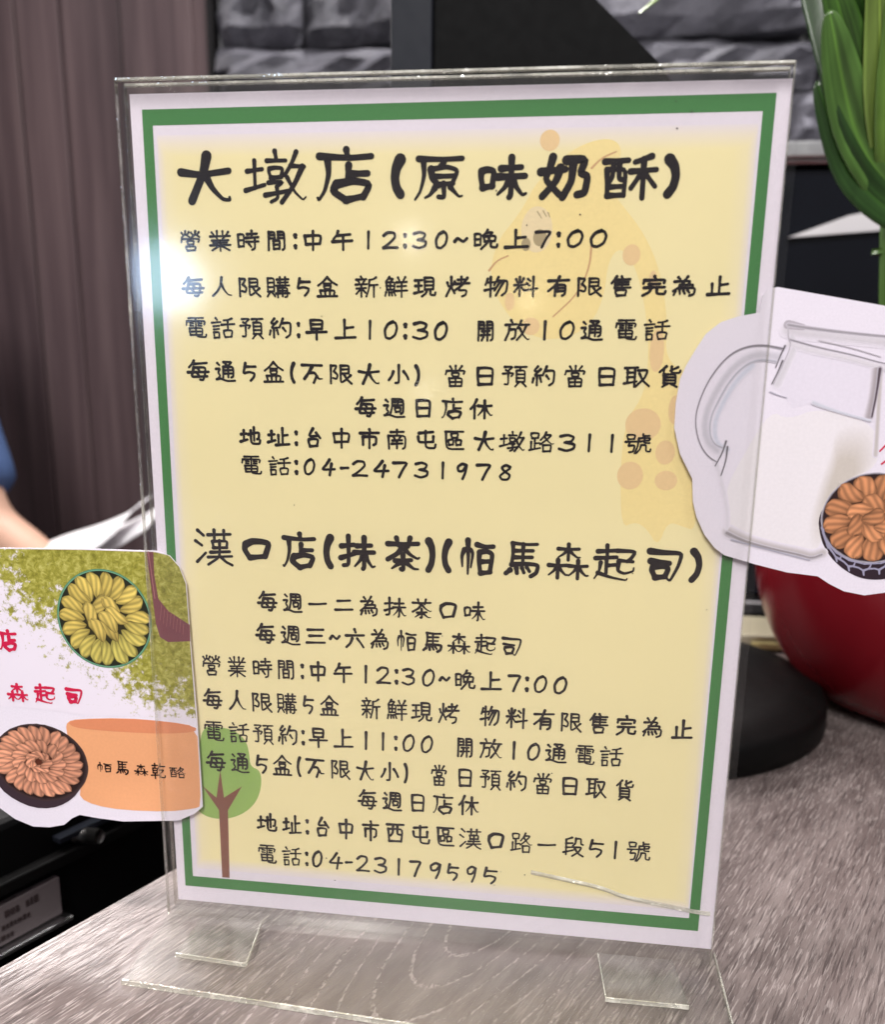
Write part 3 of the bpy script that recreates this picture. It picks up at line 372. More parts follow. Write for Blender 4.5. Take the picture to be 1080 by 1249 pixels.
GLYPH = {
'大': "2,36 40,42 98,34;55,3 48,36 22,96*;51,42 64,70 84,93 99,95 98,89!",
'墩': "@tu 0 14 34 80;52,0 54,14;38,18 70,18;@kou 38 28 68 54;40,60 66,58 54,68;54,68 56,90 44,97;34,84 74,76;88,2 80,24 68,46;78,28 101,30;98,30 84,64 62,98*;72,50 84,78 98,94 103,88!",
'店': "52,0 54,12;3,12 60,16 97,13;18,17 20,48 12,80 1,98 -1,93!;56,30 54,60;58,47 90,46;34,66 26,80 52,99*;36,66 64,60 95,66 82,92*;50,98 84,90",
'原': "8,6 60,8 98,6;18,8 20,44 12,80 1,98!;60,14 52,24;34,30 36,50 50,66*;34,30 66,24 90,32 78,62;40,46 82,45;44,64 80,62;60,62 62,94 50,92;42,72 32,88 22,94!;74,70 92,92 99,90!",
'味': "@kou 0 24 36 80;@wei 38 2 100 99",
'奶': "24,2 18,30 9,55 40,92;40,28 32,60 4,96;0,37 50,31;52,10 92,7 80,42 97,46 92,88 76,92;66,12 64,60 46,98",
'酥': "@you 0 8 48 98;92,4 60,17;52,38 102,34;77,11 77,98;74,40 54,76;79,40 101,72",
'營': "6,8 14,20;42,5 35,17;25,0 22,18 5,33;26,16 44,30;54,8 62,20;92,5 84,17;75,0 72,18 54,33;76,16 95,30;7,40 3,56;7,40 96,38 88,54;@kou 28 46 72 70;50,70 44,78;@kou 18 72 82 101",
'業': "36,0 36,22;62,0 62,22;12,6 22,20;88,4 78,20;4,27 96,24;32,30 38,42;68,30 60,42;12,48 88,45;18,60 82,57;3,72 97,69;50,46 50,100;46,73 12,97;54,73 92,96",
'時': "@ri 0 12 36 86;46,17 92,14;68,0 68,32;40,36 99,32;42,56 99,53;82,36 82,90 68,96;54,66 64,80",
'間': "@men 2 0 98 100;@ri 28 46 72 96",
'開': "@men 2 0 98 100;30,52 72,50;24,72 76,69;41,52 40,78 28,97;61,52 61,98",
'中': "10,25 16,70;10,26 92,21 84,67;16,70 84,66;51,1 50,99",
'午': "30,2 24,22 8,42;27,24 88,18;3,56 97,51;54,22 54,99",
'晚': "@ri 0 16 34 84;58,0 52,14 38,30;54,15 80,12 70,28;42,34 46,60;43,34 93,30 88,58;46,60 89,57;66,33 60,64 32,98;72,59 72,88 97,90 99,76",
'上': "46,2 46,88;48,42 88,37;3,92 98,87",
'每': "32,1 22,18 8,34;28,17 92,11;30,34 24,60 18,82 92,77;30,35 86,32 82,70 72,97 58,94;2,59 99,55;50,38 56,50;47,64 54,75",
'人': "50,2 44,45 24,76 3,96;48,36 62,66 82,90 99,92!",
'限': "@fu -4 3 42 99;@gen 40 2 100 99",
'購': "@bei 0 3 40 97;46,13 98,11;50,28 95,26;42,43 101,41;60,2 60,42;83,2 83,42;50,53 50,100;50,54 93,52 92,96 82,98;71,42 71,94;50,68 92,67;42,81 101,79",
'盒': "50,0 30,22 3,43;52,4 72,24 98,39;34,34 67,33;@kou 28 38 73 64;13,68 19,95;13,68 88,66 82,95;38,68 39,94;62,68 62,94;1,97 99,95",
'新': "26,0 32,10;5,15 50,12;14,20 20,33;42,18 35,32;2,39 54,36;6,58 50,55;28,38 28,98;25,60 5,85;31,60 47,78;94,3 82,12 64,16;64,16 62,60 50,97;66,42 101,39;84,42 84,99",
'鮮': "22,0 6,24;18,9 40,8 30,20;8,27 11,63;8,27 46,25 43,63;26,26 26,62;9,45 43,44;11,63 43,62;7,75 3,94;20,76 21,92;31,76 34,91;41,73 49,91;60,3 66,17;92,1 84,17;53,27 99,24;57,47 96,44;49,69 101,66;76,25 76,99",
'現': "3,18 37,16;5,46 35,44;0,82 40,73;20,18 20,77;48,5 50,63;48,5 92,3 89,62;50,24 90,23;50,43 89,42;50,63 89,61;60,65 54,84 36,98;76,63 76,90 98,92 100,78",
'烤': "5,30 10,48;37,24 30,42;22,2 22,46 1,97;22,52 37,82;50,16 88,13;66,1 66,33;41,36 101,32;92,6 70,42 38,68;58,52 54,68 90,66 86,90 70,98",
'物': "12,10 3,40;8,29 42,26;25,1 25,99;0,68 42,56;58,1 40,42;52,21 98,17 92,76 74,93;66,22 42,68;81,22 48,94",
'料': "8,13 14,30;41,9 33,28;0,43 48,40;24,2 24,98;22,45 1,77;26,46 45,70;60,12 71,22;56,34 67,44;50,68 102,58;84,1 84,99",
'有': "3,22 97,17;53,0 38,42 3,74;36,43 34,98;36,43 83,40 81,88 68,97;36,59 81,57;36,75 81,73",
'售': "30,0 8,34;24,17 22,58;52,0 58,11;24,17 91,13;24,29 85,27;24,42 85,40;22,58 94,55;56,14 56,55;@kou 20 62 84 101",
'完': "50,0 54,11;8,20 5,36;8,20 95,16 90,32;28,40 74,37;8,58 94,54;38,57 32,80 4,98;62,57 62,88 95,90 98,75",
'為': "22,4 30,14;60,0 50,18;8,26 74,21 60,42;50,18 30,52 4,74;30,44 85,40 78,57;24,60 92,56 88,90 70,97;14,74 7,94;30,74 32,88;46,73 51,86;62,70 69,81",
'止': "53,2 53,90;55,44 90,38;20,38 22,92;3,94 98,88",
'電': "16,4 86,2;8,19 5,37;8,19 95,16 90,33;50,4 50,45;24,27 38,29;24,39 38,41;62,27 77,28;62,39 77,40;19,52 22,85;19,53 82,50 78,84;20,69 79,67;22,85 78,83;50,46 50,92 95,95 98,82",
'話': "@yan 0 0 42 100;90,4 74,11 54,13;44,34 101,30;72,12 72,56;@kou 48 54 97 99",
'預': "8,6 44,4 26,21;14,21 29,31;1,38 48,34 37,50;24,38 25,90 10,88;@ye 50 1 101 100",
'約': "24,1 6,25 28,25;36,15 7,48 38,45;21,48 21,94;6,60 2,80;35,58 40,77;62,1 46,44;56,23 97,19 94,80 76,93;62,46 73,62",
'早': "@ri 12 0 88 52;3,66 97,62;50,50 50,100",
'放': "24,0 29,12;1,23 49,19;18,23 15,60 1,97;20,46 45,43 42,86 28,92;@pu 48 1 101 98",
'通': "@chuo 0 4 100 100;42,5 86,3 68,20;52,13 64,24;40,28 38,80;40,28 92,26 91,74 80,79;40,45 90,43;40,61 90,59;65,27 65,78",
'週': "@chuo 0 4 100 100;42,7 40,50 32,80;42,7 94,5 93,74 82,80;52,21 84,20;68,11 68,37;50,38 86,36;@kou 50 44 86 74",
'不': "3,10 97,11;52,14 34,50 14,78*;36,48 62,47 72,62 58,97;72,64 82,78 99,77!",
'小': "51,2 52,90 36,90;25,34 18,56 4,76;74,32 88,50 97,70",
'當': "50,0 50,18;24,3 32,16;79,1 68,16;8,25 3,42;8,25 95,22 88,38;@kou 28 30 72 55;20,60 24,99;20,61 82,58 78,98;50,60 50,97;22,79 80,77;24,98 78,97",
'日': "@ri 0 2 100 100",
'取': "1,8 53,4;12,8 13,80;42,7 42,99;12,30 43,29;12,53 43,51;0,84 50,73;55,19 94,15 82,56 47,98;60,34 76,70 101,95",
'貨': "34,0 6,28;24,14 24,40;84,3 52,21;57,1 57,32 93,31 95,19;@bei 14 36 88 101",
'休': "30,1 20,28 3,50;21,34 21,99;@mu 34 2 101 99",
'地': "@tu 0 16 35 84;40,40 96,27 92,62 84,64;69,3 69,72;53,20 53,88 96,89 99,70",
'址': "@tu 0 16 36 84;70,3 70,86;71,42 94,38;50,40 51,88;38,93 101,87",
'台': "47,1 20,43 80,38;66,22 90,50;@kou 12 48 86 101",
'市': "50,0 54,13;5,21 95,17;18,40 19,82;18,40 84,37 82,76 70,82;50,19 50,100",
'南': "18,12 84,9;50,0 50,30;6,31 10,98;6,32 94,28 92,90 80,97;34,38 40,51;67,36 58,51;27,56 75,53;23,73 77,70;50,55 50,96",
'屯': "16,15 84,7;12,34 16,64 86,59;86,31 85,60;48,4 48,91 94,93 97,73",
'區': "5,6 95,4;8,6 11,96 97,93;@kou 30 9 74 42;@kou 17 42 51 78;@kou 54 42 90 78",
'路': "@kou 1 0 44 36;22,34 22,84;22,58 42,55;7,50 7,88;0,92 46,80;@ge 44 0 101 100",
'號': "@kou 1 0 42 31;0,41 44,38;18,41 12,59;14,60 38,57 32,90 16,93;68,0 68,18;70,9 93,7;52,21 49,62 38,98;52,21 99,18 92,31;58,37 89,31;75,20 72,44 95,44;62,55 58,78 44,98;62,55 82,54 82,86 99,88 100,75",
'漢': "8,3 24,17;1,33 18,45;3,92 28,66;36,15 99,11;54,1 54,29;81,1 81,29;48,33 51,51;48,33 90,30 87,50;50,51 88,49;42,64 95,60;34,78 101,73;68,30 67,76 34,99;70,76 84,90 101,98",
'口': "10,30 4,52 24,90*;10,30 34,15 70,15 97,22 80,80*;24,88 80,80",
'抹': "2,31 40,26;23,1 24,86 8,88;0,66 42,52;@wei 40 2 101 99",
'茶': "3,20 50,20 97,17;30,2 36,24;72,1 66,26;50,26 34,48 3,66*;52,30 72,50 96,62 101,58!;26,70 76,66;50,50 52,97 44,94;42,74 16,93!;60,74 84,92 98,92!",
'帕': "12,28 4,46 6,78!;12,28 30,25 38,38 32,80!;22,0 24,50 23,100!;50,12 74,18 99,16;58,34 56,60 62,98;58,34 80,30 98,38 90,92;62,62 90,60;62,96 92,92",
'馬': "22,4 24,30 20,66;20,4 60,7 92,5;24,26 80,24;24,45 78,43;52,6 52,64;20,66 60,62 97,64 92,88 76,98*;16,82 4,92*;34,76 36,90*;50,74 56,88;64,72 72,84",
'森': "@mu 20 0 80 48;@mu -3 46 50 101;@mu 50 46 103 101",
'起': "6,18 48,14;28,0 29,30;1,38 52,33;28,36 28,80;29,58 50,55;14,50 11,76 0,97!;8,80 40,92 78,99 80,94!;52,14 98,14 88,34 78,44;58,42 92,44;58,44 56,72 72,80 94,72 95,62!",
'司': "2,10 40,13 96,12 88,50 66,99 58,93!;6,40 60,45;14,58 10,68 22,90;14,58 44,54 60,60 50,86;22,90 52,86",
'一': "4,53 50,52 97,47",
'二': "16,30 85,25;3,76 97,71",
'三': "9,18 91,14;18,49 83,46;3,85 98,81",
'六': "48,3 54,19;3,37 97,32;36,50 26,76 5,97;62,50 82,74 95,94",
'西': "3,8 97,5;10,30 16,95;10,31 92,27 84,94;38,9 36,50 23,66;62,9 62,56 84,58;16,94 84,92",
'段': "42,3 12,15;12,15 13,93;12,35 45,32;12,56 45,53;0,82 49,68;62,6 60,32 47,46;62,8 88,6 88,34 99,37;52,53 93,50 78,76 45,99;58,60 76,84 101,97",
'乾': "9,14 47,11;28,0 28,28;@ri 7 28 49 66;1,80 53,76;28,66 28,100;66,1 60,16 49,33;62,18 99,15;58,42 93,39 60,70 60,90 97,92 99,77",
'酪': "@you 0 6 46 98;@ge 48 1 101 99",
'0': "66,3 30,16 6,50 14,92 46,98 82,76 96,36 84,8 52,4 40,12",
'1': "54,2 46,98",
'2': "8,24 34,5 78,8 84,34 46,68 6,95;6,95 50,93 98,94",
'3': "10,14 50,4 88,16 74,42 34,49;44,48 92,58 88,84 46,98 4,86",
'4': "62,2 36,36 4,66 98,60;76,28 62,98",
'5': "24,3 16,32 8,60 50,50 90,58 84,78 60,98;24,22 97,21",
'7': "3,10 96,5 66,46 40,98",
'8': "84,16 54,3 20,20 44,44 86,66 72,94 26,96 8,74 44,48 82,26 86,14",
'9': "90,14 54,3 12,24 20,52 58,50 88,18;90,14 82,60 58,98",
':': "46,22 54,30;46,82 54,90",
'~': "2,58 24,40 46,50 70,60 98,42",
'-': "4,52 96,49",
'(': "88,2 36,24 14,52 36,80 90,98",
')': "12,2 64,20 86,48 64,78 10,98",
}
# ------------------------------------------------------------------ printed writing: brush strokes
def chaikin(p, n=2, q_=.75):
    for _ in range(n):
        q = [p[0]]
        for a, b in zip(p[:-1], p[1:]):
            c_ = 1-q_; q += [(a[0]*q_+b[0]*c_, a[1]*q_+b[1]*c_), (a[0]*c_+b[0]*q_, a[1]*c_+b[1]*q_)]
        q.append(p[-1]); p = q
    return p
class S_(list):
    def __init__(s, p, f): list.__init__(s, p); s.f = f        # f: '!' tapers to a point, '*' is bold
def strokes(g, x0=0, y0=0, x1=100, y1=100):
    out = []
    for it in g.split(';'):
        if it[0] == '@':
            k = it[1:].split(' '); a, b, c, d = map(float, k[1:])
            out += strokes(COMP[k[0]], x0+(x1-x0)*a/100, y0+(y1-y0)*b/100, x0+(x1-x0)*c/100, y0+(y1-y0)*d/100)
        else:
            f = it[-1] if it[-1] in '!*' else ''
            out.append(S_([(x0+(x1-x0)*float(p.split(',')[0])/100, y0+(y1-y0)*float(p.split(',')[1])/100) for p in it.rstrip('!*').split(' ')], f))
    return out
LIFT = [0]
def ribbon(mb, pts, wid, y, ends=(1.08, .72), cap=5):
    """flat round-ended brush stroke; pts in mm (x, z) on the sheet plane y (metres)"""
    P = [Vector(p) for p in pts]; n = len(P)
    if n < 2: return
    LIFT[0] = (LIFT[0]+1) % 40; y = y-LIFT[0]*1.2e-6
    L = [0]
    for a, b in zip(P[:-1], P[1:]): L.append(L[-1]+(b-a).length)
    T = L[-1] or 1
    rows = []
    def wd(t):
        return wid/2*(ends[0]+(ends[1]-ends[0])*t)*(1-.16*math.sin(math.pi*t))
    tan = [(P[min(i+1, n-1)]-P[max(i-1, 0)]).normalized() for i in range(n)]
    vs = []; fs = []
    poly_l = []; poly_r = []
    for i in range(n):
        nn = Vector((-tan[i].y, tan[i].x)); r = wd(L[i]/T)
        vs += [(P[i]+nn*r), (P[i]-nn*r)]
    for i in range(n-1): fs.append((2*i, 2*i+1, 2*i+3, 2*i+2))
    for e, sgn in ((0, -1), (n-1, 1)):
        nn = Vector((-tan[e].y, tan[e].x)); r = wd(L[e]/T); o = len(vs)
        arc = [P[e]+nn*r*math.cos(a)+tan[e]*sgn*r*math.sin(a) for a in [math.pi*k/cap for k in range(cap+1)]]
        vs += arc; fs.append(tuple(range(o, o+cap+1)))
    mb.add([(p.x/1000, y, p.y/1000) for p in vs], fs)
def write(mb, line, wid, y):
    for it in line.split(' '):
        ch, cx, cz, w_, h_ = it.split('|'); cx, cz, w_, h_ = map(float, (cx, cz, w_, h_))
        ss = strokes(GLYPH[ch]); k = wid*((1 if len(ss) < 8 else .86 if len(ss) < 13 else .74) if wid < 1.5 else (1 if len(ss) < 6 else .88 if len(ss) < 10 else .70 if len(ss) < 13 else .58))
        if ch in '()': k *= 1.25
        if ch in ':': k *= 1.35
        iw, ih = max(w_-k*.9, .2), max(h_-k*.9, .2)
        for s_ in ss:
            p = [(cx+(a/100-.5)*iw, cz-(b/100-.5)*ih) for a, b in s_]
            r = random.uniform(.92, 1.1)
            e = (1.15, .38) if s_.f == '!' else (1.1, .86)
            if s_.f == '*': r *= 1.22
            ribbon(mb, chaikin(chaikin(p, 1, .84), 1) if len(p) > 2 else [p[0], ((p[0][0]+p[1][0])/2, (p[0][1]+p[1][1])/2), p[1]], k*r, y, e)
def smooth_line(pts, n=3): return chaikin(pts, n)
def flat(mb, poly, y, col=(1, 1, 1)):
    mb.add([(a/1000, y, b/1000) for a, b in poly], [tuple(range(len(poly)))], col)
def closed_smooth(poly, n=2):
    for _ in range(n):
        q = []
        for a, b in zip(poly, poly[1:]+poly[:1]):
            q += [(a[0]*.75+b[0]*.25, a[1]*.75+b[1]*.25), (a[0]*.25+b[0]*.75, a[1]*.25+b[1]*.75)]
        poly = q
    return poly
def sheet(mb, poly, y0, y1): mb.prism([(a/1000, b/1000) for a, b in poly], 'y', y0, y1)
def ellipse(cx, cz, a, b, n=28): return [(cx+a*math.cos(6.28318*k/n), cz+b*math.sin(6.28318*k/n)) for k in range(n)]
def rrect(x0, z0, x1, z1, r, n=6):
    out = []
    for cx, cz, s in ((x1-r, z0+r, -90), (x1-r, z1-r, 0), (x0+r, z1-r, 90), (x0+r, z0+r, 180)):
        out += [(cx+r*math.cos(math.radians(s+90*k/n)), cz+r*math.sin(math.radians(s+90*k/n))) for k in range(n+1)]
    return out

# ------------------------------------------------------------------ the setting
m = MB(); m.box((-4, -3, -.93), (4, 3, -.90)); tag(m.build('floor', M['floor']), kind='structure')

# counter: the left edge runs along the grain
E0 = Vector((-.1546, -.0458)); ed = Vector((.0324, .0694)).normalized()
far, near = E0+ed*.60, E0-ed*1.1
counter = thing('shop_counter', (0, 0, -.9), 'grey wood grained shop counter under the acrylic sign stand', 'counter')
top_poly = [(near.x, near.y), (1.3, near.y), (1.3, far.y), (far.x, far.y)]
m = MB(); m.prism(top_poly, 'z', -.028, 0); m.build('counter_top', M['counter'], counter, bevel=.0012)
inner = [(near.x+.03, near.y+.03), (1.27, near.y+.03), (1.27, far.y-.03), (far.x+.03, far.y-.03)]
m = MB(); m.prism(inner, 'z', -.9, -.03); m.build('counter_body', M['counter_edge'], counter)

# wood panel wall: vertical boards
m = MB(); x = -3.0
while x < -.60:
    wd_ = min(random.uniform(.055, .15), -.5735-x); d = random.uniform(0, .008)
    m.box((x, 1.29+d, -.9), (x+wd_-.004, 1.302, 1.9)); x += wd_
m.box((-3, 1.303, -.9), (-.5735, 1.32, 1.9))
o = m.build('wood_panel_wall', M['wall_wood'], bevel=.002)
tag(o, 'purplish brown wall of upright wooden boards at the left', 'wall')
m = MB(); m.box((-.573, 1.30, -.9), (-.5625, 1.33, 1.9)); tag(m.build('corner_trim', M['dark_gap']), 'dark upright trim strip between brown boards and grey stone', 'trim')
# ledger stone wall
m = MB(); z = -.9; row = 0
m.box((-.56, 1.40, -.9), (2.6, 1.46, 1.9))
while z < 1.85:
    h = random.uniform(.055, .10); x = -.562
    while x < 2.5:
        l = random.uniform(.12, .36); dep = random.uniform(0, .045); sk = random.uniform(-.012, .012)
        nx, nz = 9, 4; g = random.uniform(.75, 1.3); base = lin(92, 91, 99); col = tuple(q*g for q in base)
        rows = []
        ph = random.uniform(0, 9)
        for j in range(nz+1):
            r = []
            for i in range(nx+1):
                u, v = i/nx, j/nz; edge = min(u, 1-u, v, 1-v)
                yy = 1.34-dep-(.018 if edge > 0 else 0)-.012*math.sin(ph+5*u+2*v)*math.sin(3*v+ph)+random.uniform(-.011, .011)
                if edge == 0: yy += .012
                r.append((x+.004+(l-.008)*u+random.uniform(-.002, .002), yy, z+.004+(h-.008)*v+sk*(u-.5)*2+random.uniform(-.002, .002)))
            rows.append(r)
        m.grid(rows, col)
        for a, b in ((rows[0], 1), (rows[-1], 1)):
            m.grid([a, [(p[0], 1.41, p[2]) for p in a]], col)
        for k in (0, -1):
            a = [r[k] for r in rows]; m.grid([a, [(p[0], 1.41, p[2]) for p in a]], col)
        x += l
    z += h; row += 1
tag(m.build('stone_wall', M['stone'], smooth=False), 'grey ledger stone wall of rough split blocks at the back', 'wall')

# ------------------------------------------------------------------ acrylic holder
hold = thing('sign_holder', (0, 0, .0), 'clear acrylic sign holder standing on the grey counter', 'sign holder')
m = MB(); m.box((-.1072, -.0056, .0022), (.1043, -.0036, .3058)); m.build('front_panel', M['acrylic'], hold)
m = MB(); m.box((-.1072, .0011, .0022), (.1043, .0031, .3058)); m.build('back_panel', M['acrylic'], hold)
bp = [(-.1075, .0035), (-.1070, -.0462), (-.0093, -.0522), (.108, -.0590), (.1068, .0035)]
m = MB(); m.prism(bp, 'z', .0002, .0020); m.build('base_plate', M['base_acr'], hold)
m = MB(); m.box((-.1072, -.0057, .3059), (.1043, -.0035, .3066)); m.box((-.1072, .0010, .3059), (.1043, .0032, .3066)); m.build('top_edge', M['edge_top'], hold)
m = MB(); m.box((-.1076, -.0056, .0022), (-.1073, -.0036, .3066)); m.box((-.1076, .0011, .0022), (-.1073, .0031, .3066)); m.build('side_edge', M['edge_side'], hold)
m = MB(); m.box((.1044, -.0056, .0022), (.1047, -.0036, .3066)); m.box((.1044, .0011, .0022), (.1047, .0031, .3066)); m.build('side_edge', M['edge_side'], hold)
m = MB(); m.prism([(-.1071, -.0463), (-.0093, -.0523), (.108, -.0591), (.108, -.0598), (-.0093, -.0530), (-.1071, -.0470)], 'z', .0002, .0021)
m.prism([(.1069, .0035), (.1081, -.0590), (.1086, -.0590), (.1074, .0035)], 'z', .0002, .0021); m.build('base_edge', M['edge'], hold)
for pl, edg in (([(-.0933, -.0307), (-.0655, -.0326), (-.0685, -.006), (-.0925, -.006)], 0), ([(.0651, -.0312), (.0938, -.0309), (.0905, -.006), (.0628, -.006)], 1)):
    m = MB(); m.prism(pl, 'z', .0022, .0036); tb = m.build('tab', M['tab_acr'], hold)
    a, b = pl[0], pl[1]
    m = MB(); m.prism([a, b, (b[0], b[1]-.0006), (a[0], a[1]-.0006)], 'z', .0022, .0037)
    a, b = (pl[1], pl[2]) if not edg else (pl[0], pl[3])
    m.prism([(a[0]+.0001, a[1]), (b[0]+.0001, b[1]), (b[0]+.0004, b[1]), (a[0]+.0004, a[1])], 'z', .0022, .0037)
    m.build('tab_edge', M['edge'], tb)

# ------------------------------------------------------------------ printed notice inside the holder
notice = thing('printed_notice', (0, 0, .0025), 'laminated yellow notice with green border and dark handwritten style lettering', 'notice')
m = MB(); sheet(m, [(-105, 6), (105, 6), (105, 303), (-105, 303)], -.0004, 0); m.build('paper', M['white'], notice)
m = MB()
for i in range(4):
    j = (i+1) % 4; flat(m, [G_OUT[i], G_OUT[j], G_IN[j], G_IN[i]], -.00043)
m.build('green_border', M['green'], notice)
m = MB(); flat(m, Y_FIELD, -.00043); m.build('yellow_field', M['yellow'], notice)
gb = MB(); flat(gb, closed_smooth(GIRAFFE), -.00045)
gir = gb.build('giraffe_print', M['gir'], notice)
for k, s_ in enumerate(SPOTS):
    m = MB(); flat(m, ellipse(*s_), -.00047); m.build('spot', M['spot'], gir)
for ln in (SMILE, BROW, HORN):
    m = MB(); ribbon(m, smooth_line(ln), .7, -.00047); m.build('drawn_line', M['brown_line'], gir)
m = MB(); flat(m, ellipse(EYE[0][0], EYE[0][1], 5, 7), -.00047); m.build('eye', M['eye'], gir)
m = MB(); flat(m, ellipse(*EYE[1], 2.2, 2.6), -.00049); flat(m, ellipse(*EYE[2], 1.5, 2), -.00049)
for ln in (LA1, LA2, LA3): ribbon(m, ln, .4, -.00049)
m.build('pupil', M['pupil'], gir)
m = MB(); flat(m, closed_smooth(CROWN), -.00045); tr = m.build('tree_print', M['crown'], notice)
m = MB(); flat(m, TRUNK, -.00047); m.build('trunk', M['trunk'], tr)
for k, ln in enumerate(LINES):
    m = MB(); write(m, ln, 2.6 if k == 0 else 2.15 if k == 8 else 1.06, -.00052)
    m.build('heading' if k in (0, 8) else 'text_line', M['ink'], notice)
r = random.Random(3)
for _ in range(22):
    m = MB(); flat(m, ellipse(r.uniform(-100, 100), r.uniform(12, 300), r.uniform(.10, .35), r.uniform(.10, .3), 8), -.00062); m.build('dirt_speck', M['grey_ink'], notice)
# laminating film, slightly buckled, with the crease at its lower right corner
film = rrect(-107.6, 3.2, 108.3, 305.6, 4)
m = MB(); flat(m, film, -.0009); m.build('laminating_film', M['film'], notice)
m = MB(); cl = smooth_line(CREASE, 2)
for i, (a, b) in enumerate(zip(cl[:-1], cl[1:])):
    t = i/len(cl); hgt = .0006*math.sin(math.pi*min(1, t*1.3+.12))
    for (dz0, y0), (dz1, y1) in (((-.9, -.00092), (0, -.00092-hgt)), ((0, -.00092-hgt), (.9, -.00092))):
        m.add([(a[0]/1000, y0, (a[1]+dz0)/1000), (b[0]/1000, y0, (b[1]+dz0)/1000), (b[0]/1000, y1, (b[1]+dz1)/1000), (a[0]/1000, y1, (a[1]+dz1)/1000)], [(0, 1, 2, 3)])
m.build('film_crease', M['crease'], notice)  # pale material paints in the bright highlight along the fold

# ------------------------------------------------------------------ printed cards slipped into the holder
YC = -.0024
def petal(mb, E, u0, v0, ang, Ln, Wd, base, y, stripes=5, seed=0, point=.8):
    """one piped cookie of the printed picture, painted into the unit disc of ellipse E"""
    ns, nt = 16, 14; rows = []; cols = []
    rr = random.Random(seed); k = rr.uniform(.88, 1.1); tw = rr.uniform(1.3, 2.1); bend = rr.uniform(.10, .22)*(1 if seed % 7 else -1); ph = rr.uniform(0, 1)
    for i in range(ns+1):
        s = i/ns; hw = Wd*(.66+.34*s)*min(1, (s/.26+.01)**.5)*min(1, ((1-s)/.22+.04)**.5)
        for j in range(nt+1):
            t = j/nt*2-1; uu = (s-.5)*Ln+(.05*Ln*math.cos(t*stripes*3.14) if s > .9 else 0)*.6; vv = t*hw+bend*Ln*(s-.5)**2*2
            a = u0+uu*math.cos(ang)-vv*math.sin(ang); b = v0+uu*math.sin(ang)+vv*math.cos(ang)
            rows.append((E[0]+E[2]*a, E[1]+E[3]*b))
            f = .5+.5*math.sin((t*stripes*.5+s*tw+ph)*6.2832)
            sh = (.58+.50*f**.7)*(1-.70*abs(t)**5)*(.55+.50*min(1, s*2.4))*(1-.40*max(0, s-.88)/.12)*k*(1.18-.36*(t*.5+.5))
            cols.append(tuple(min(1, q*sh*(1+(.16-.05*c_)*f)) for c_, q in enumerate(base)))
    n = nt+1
    mb.add([(p[0]/1000, y, p[1]/1000) for p in rows], [(i*n+j, i*n+j+1, (i+1)*n+j+1, (i+1)*n+j) for i in range(ns) for j in range(nt)], cols)
def ring(mb, E, r0, r1, c0, c1, y, n=72, noise=0):
    vs = []; cs = []
    for r, c in ((r0, c0), (r1, c1)):
        for k in range(n):
            a = 6.28318*k/n; q = 1+random.uniform(-noise, noise)
            vs.append(((E[0]+E[2]*r*q*math.cos(a))/1000, y, (E[1]+E[3]*r*q*math.sin(a))/1000)); cs.append(c)
    mb.add(vs, [(k, (k+1) % n, n+(k+1) % n, n+k) for k in range(n)], cs)

mc = thing('matcha_card', (-.13, YC, .045), 'die-cut card of green tea powder, cookie tins and orange cheese in holder', 'card')
m = MB(); sheet(m, MC_OUT, YC, YC+.0004); m.build('card_sheet', M['card'], mc)
m = MB(); flat(m, MC_PRINT, YC-.00003); m.build('powder_print', M['powder'], mc)
m = MB(); n = len(SPOON)
flat(m, SPOON, YC-.00005, lin(118, 66, 74)); sp = m.build('spoon_print', M['print'], mc)
m = MB()
lerp = lambda p, q, t: (p[0]+(q[0]-p[0])*t, p[1]+(q[1]-p[1])*t)
for k in range(8):
    a = .12+k*.1; p0 = lerp(SPOON[3], SPOON[5], a); p1 = lerp(SPOON[9], SPOON[6], a*.95)
    ribbon(m, [lerp(p0, p1, .12+.1*(k % 2)), lerp(p0, p1, .8+.1*(k % 3)/2)], .20, YC-.00007)
m.c = [lin(158, 100, 100)]*len(m.c); m.build('wood_streak', M['print'], sp)
m = MB(); ribbon(m, [(SPOON[0][0]+.9, SPOON[0][1]), (SPOON[2][0]-1.0, SPOON[2][1]), (SPOON[3][0]-1.3, SPOON[3][1])], .5, YC-.00008); m.c = [lin(168, 110, 112)]*len(m.c); m.build('shaft_gleam', M['print'], sp)
# green tea cookie tin
tin = None
m = MB(); ring(m, TIN_A, .96, 1.0, lin(110, 160, 130), lin(70, 120, 92), YC-.00006); ring(m, TIN_A, .0, .97, lin(52, 44, 22), lin(30, 34, 22), YC-.00005)
tin = m.build('tin_print', M['print'], mc)
m = MB(); yy = YC-.00009; BA = lin(200, 178, 96)
for k in range(19):
    a = 6.28318*k/19+.1; rr_ = random.Random(k)
    m_ = .675+rr_.uniform(-.015, .02); yy -= 1.5e-6
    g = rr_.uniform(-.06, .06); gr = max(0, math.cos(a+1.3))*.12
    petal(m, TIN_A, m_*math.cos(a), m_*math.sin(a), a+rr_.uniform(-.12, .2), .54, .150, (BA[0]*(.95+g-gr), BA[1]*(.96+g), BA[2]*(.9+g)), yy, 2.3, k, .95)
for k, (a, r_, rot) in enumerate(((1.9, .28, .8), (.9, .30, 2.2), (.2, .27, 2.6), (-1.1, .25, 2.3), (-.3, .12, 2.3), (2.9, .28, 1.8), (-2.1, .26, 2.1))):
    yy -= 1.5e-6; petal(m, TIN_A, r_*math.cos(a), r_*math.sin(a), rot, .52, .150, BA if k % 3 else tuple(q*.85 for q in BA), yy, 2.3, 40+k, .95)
m.build('cookie_print', M['print'], tin)
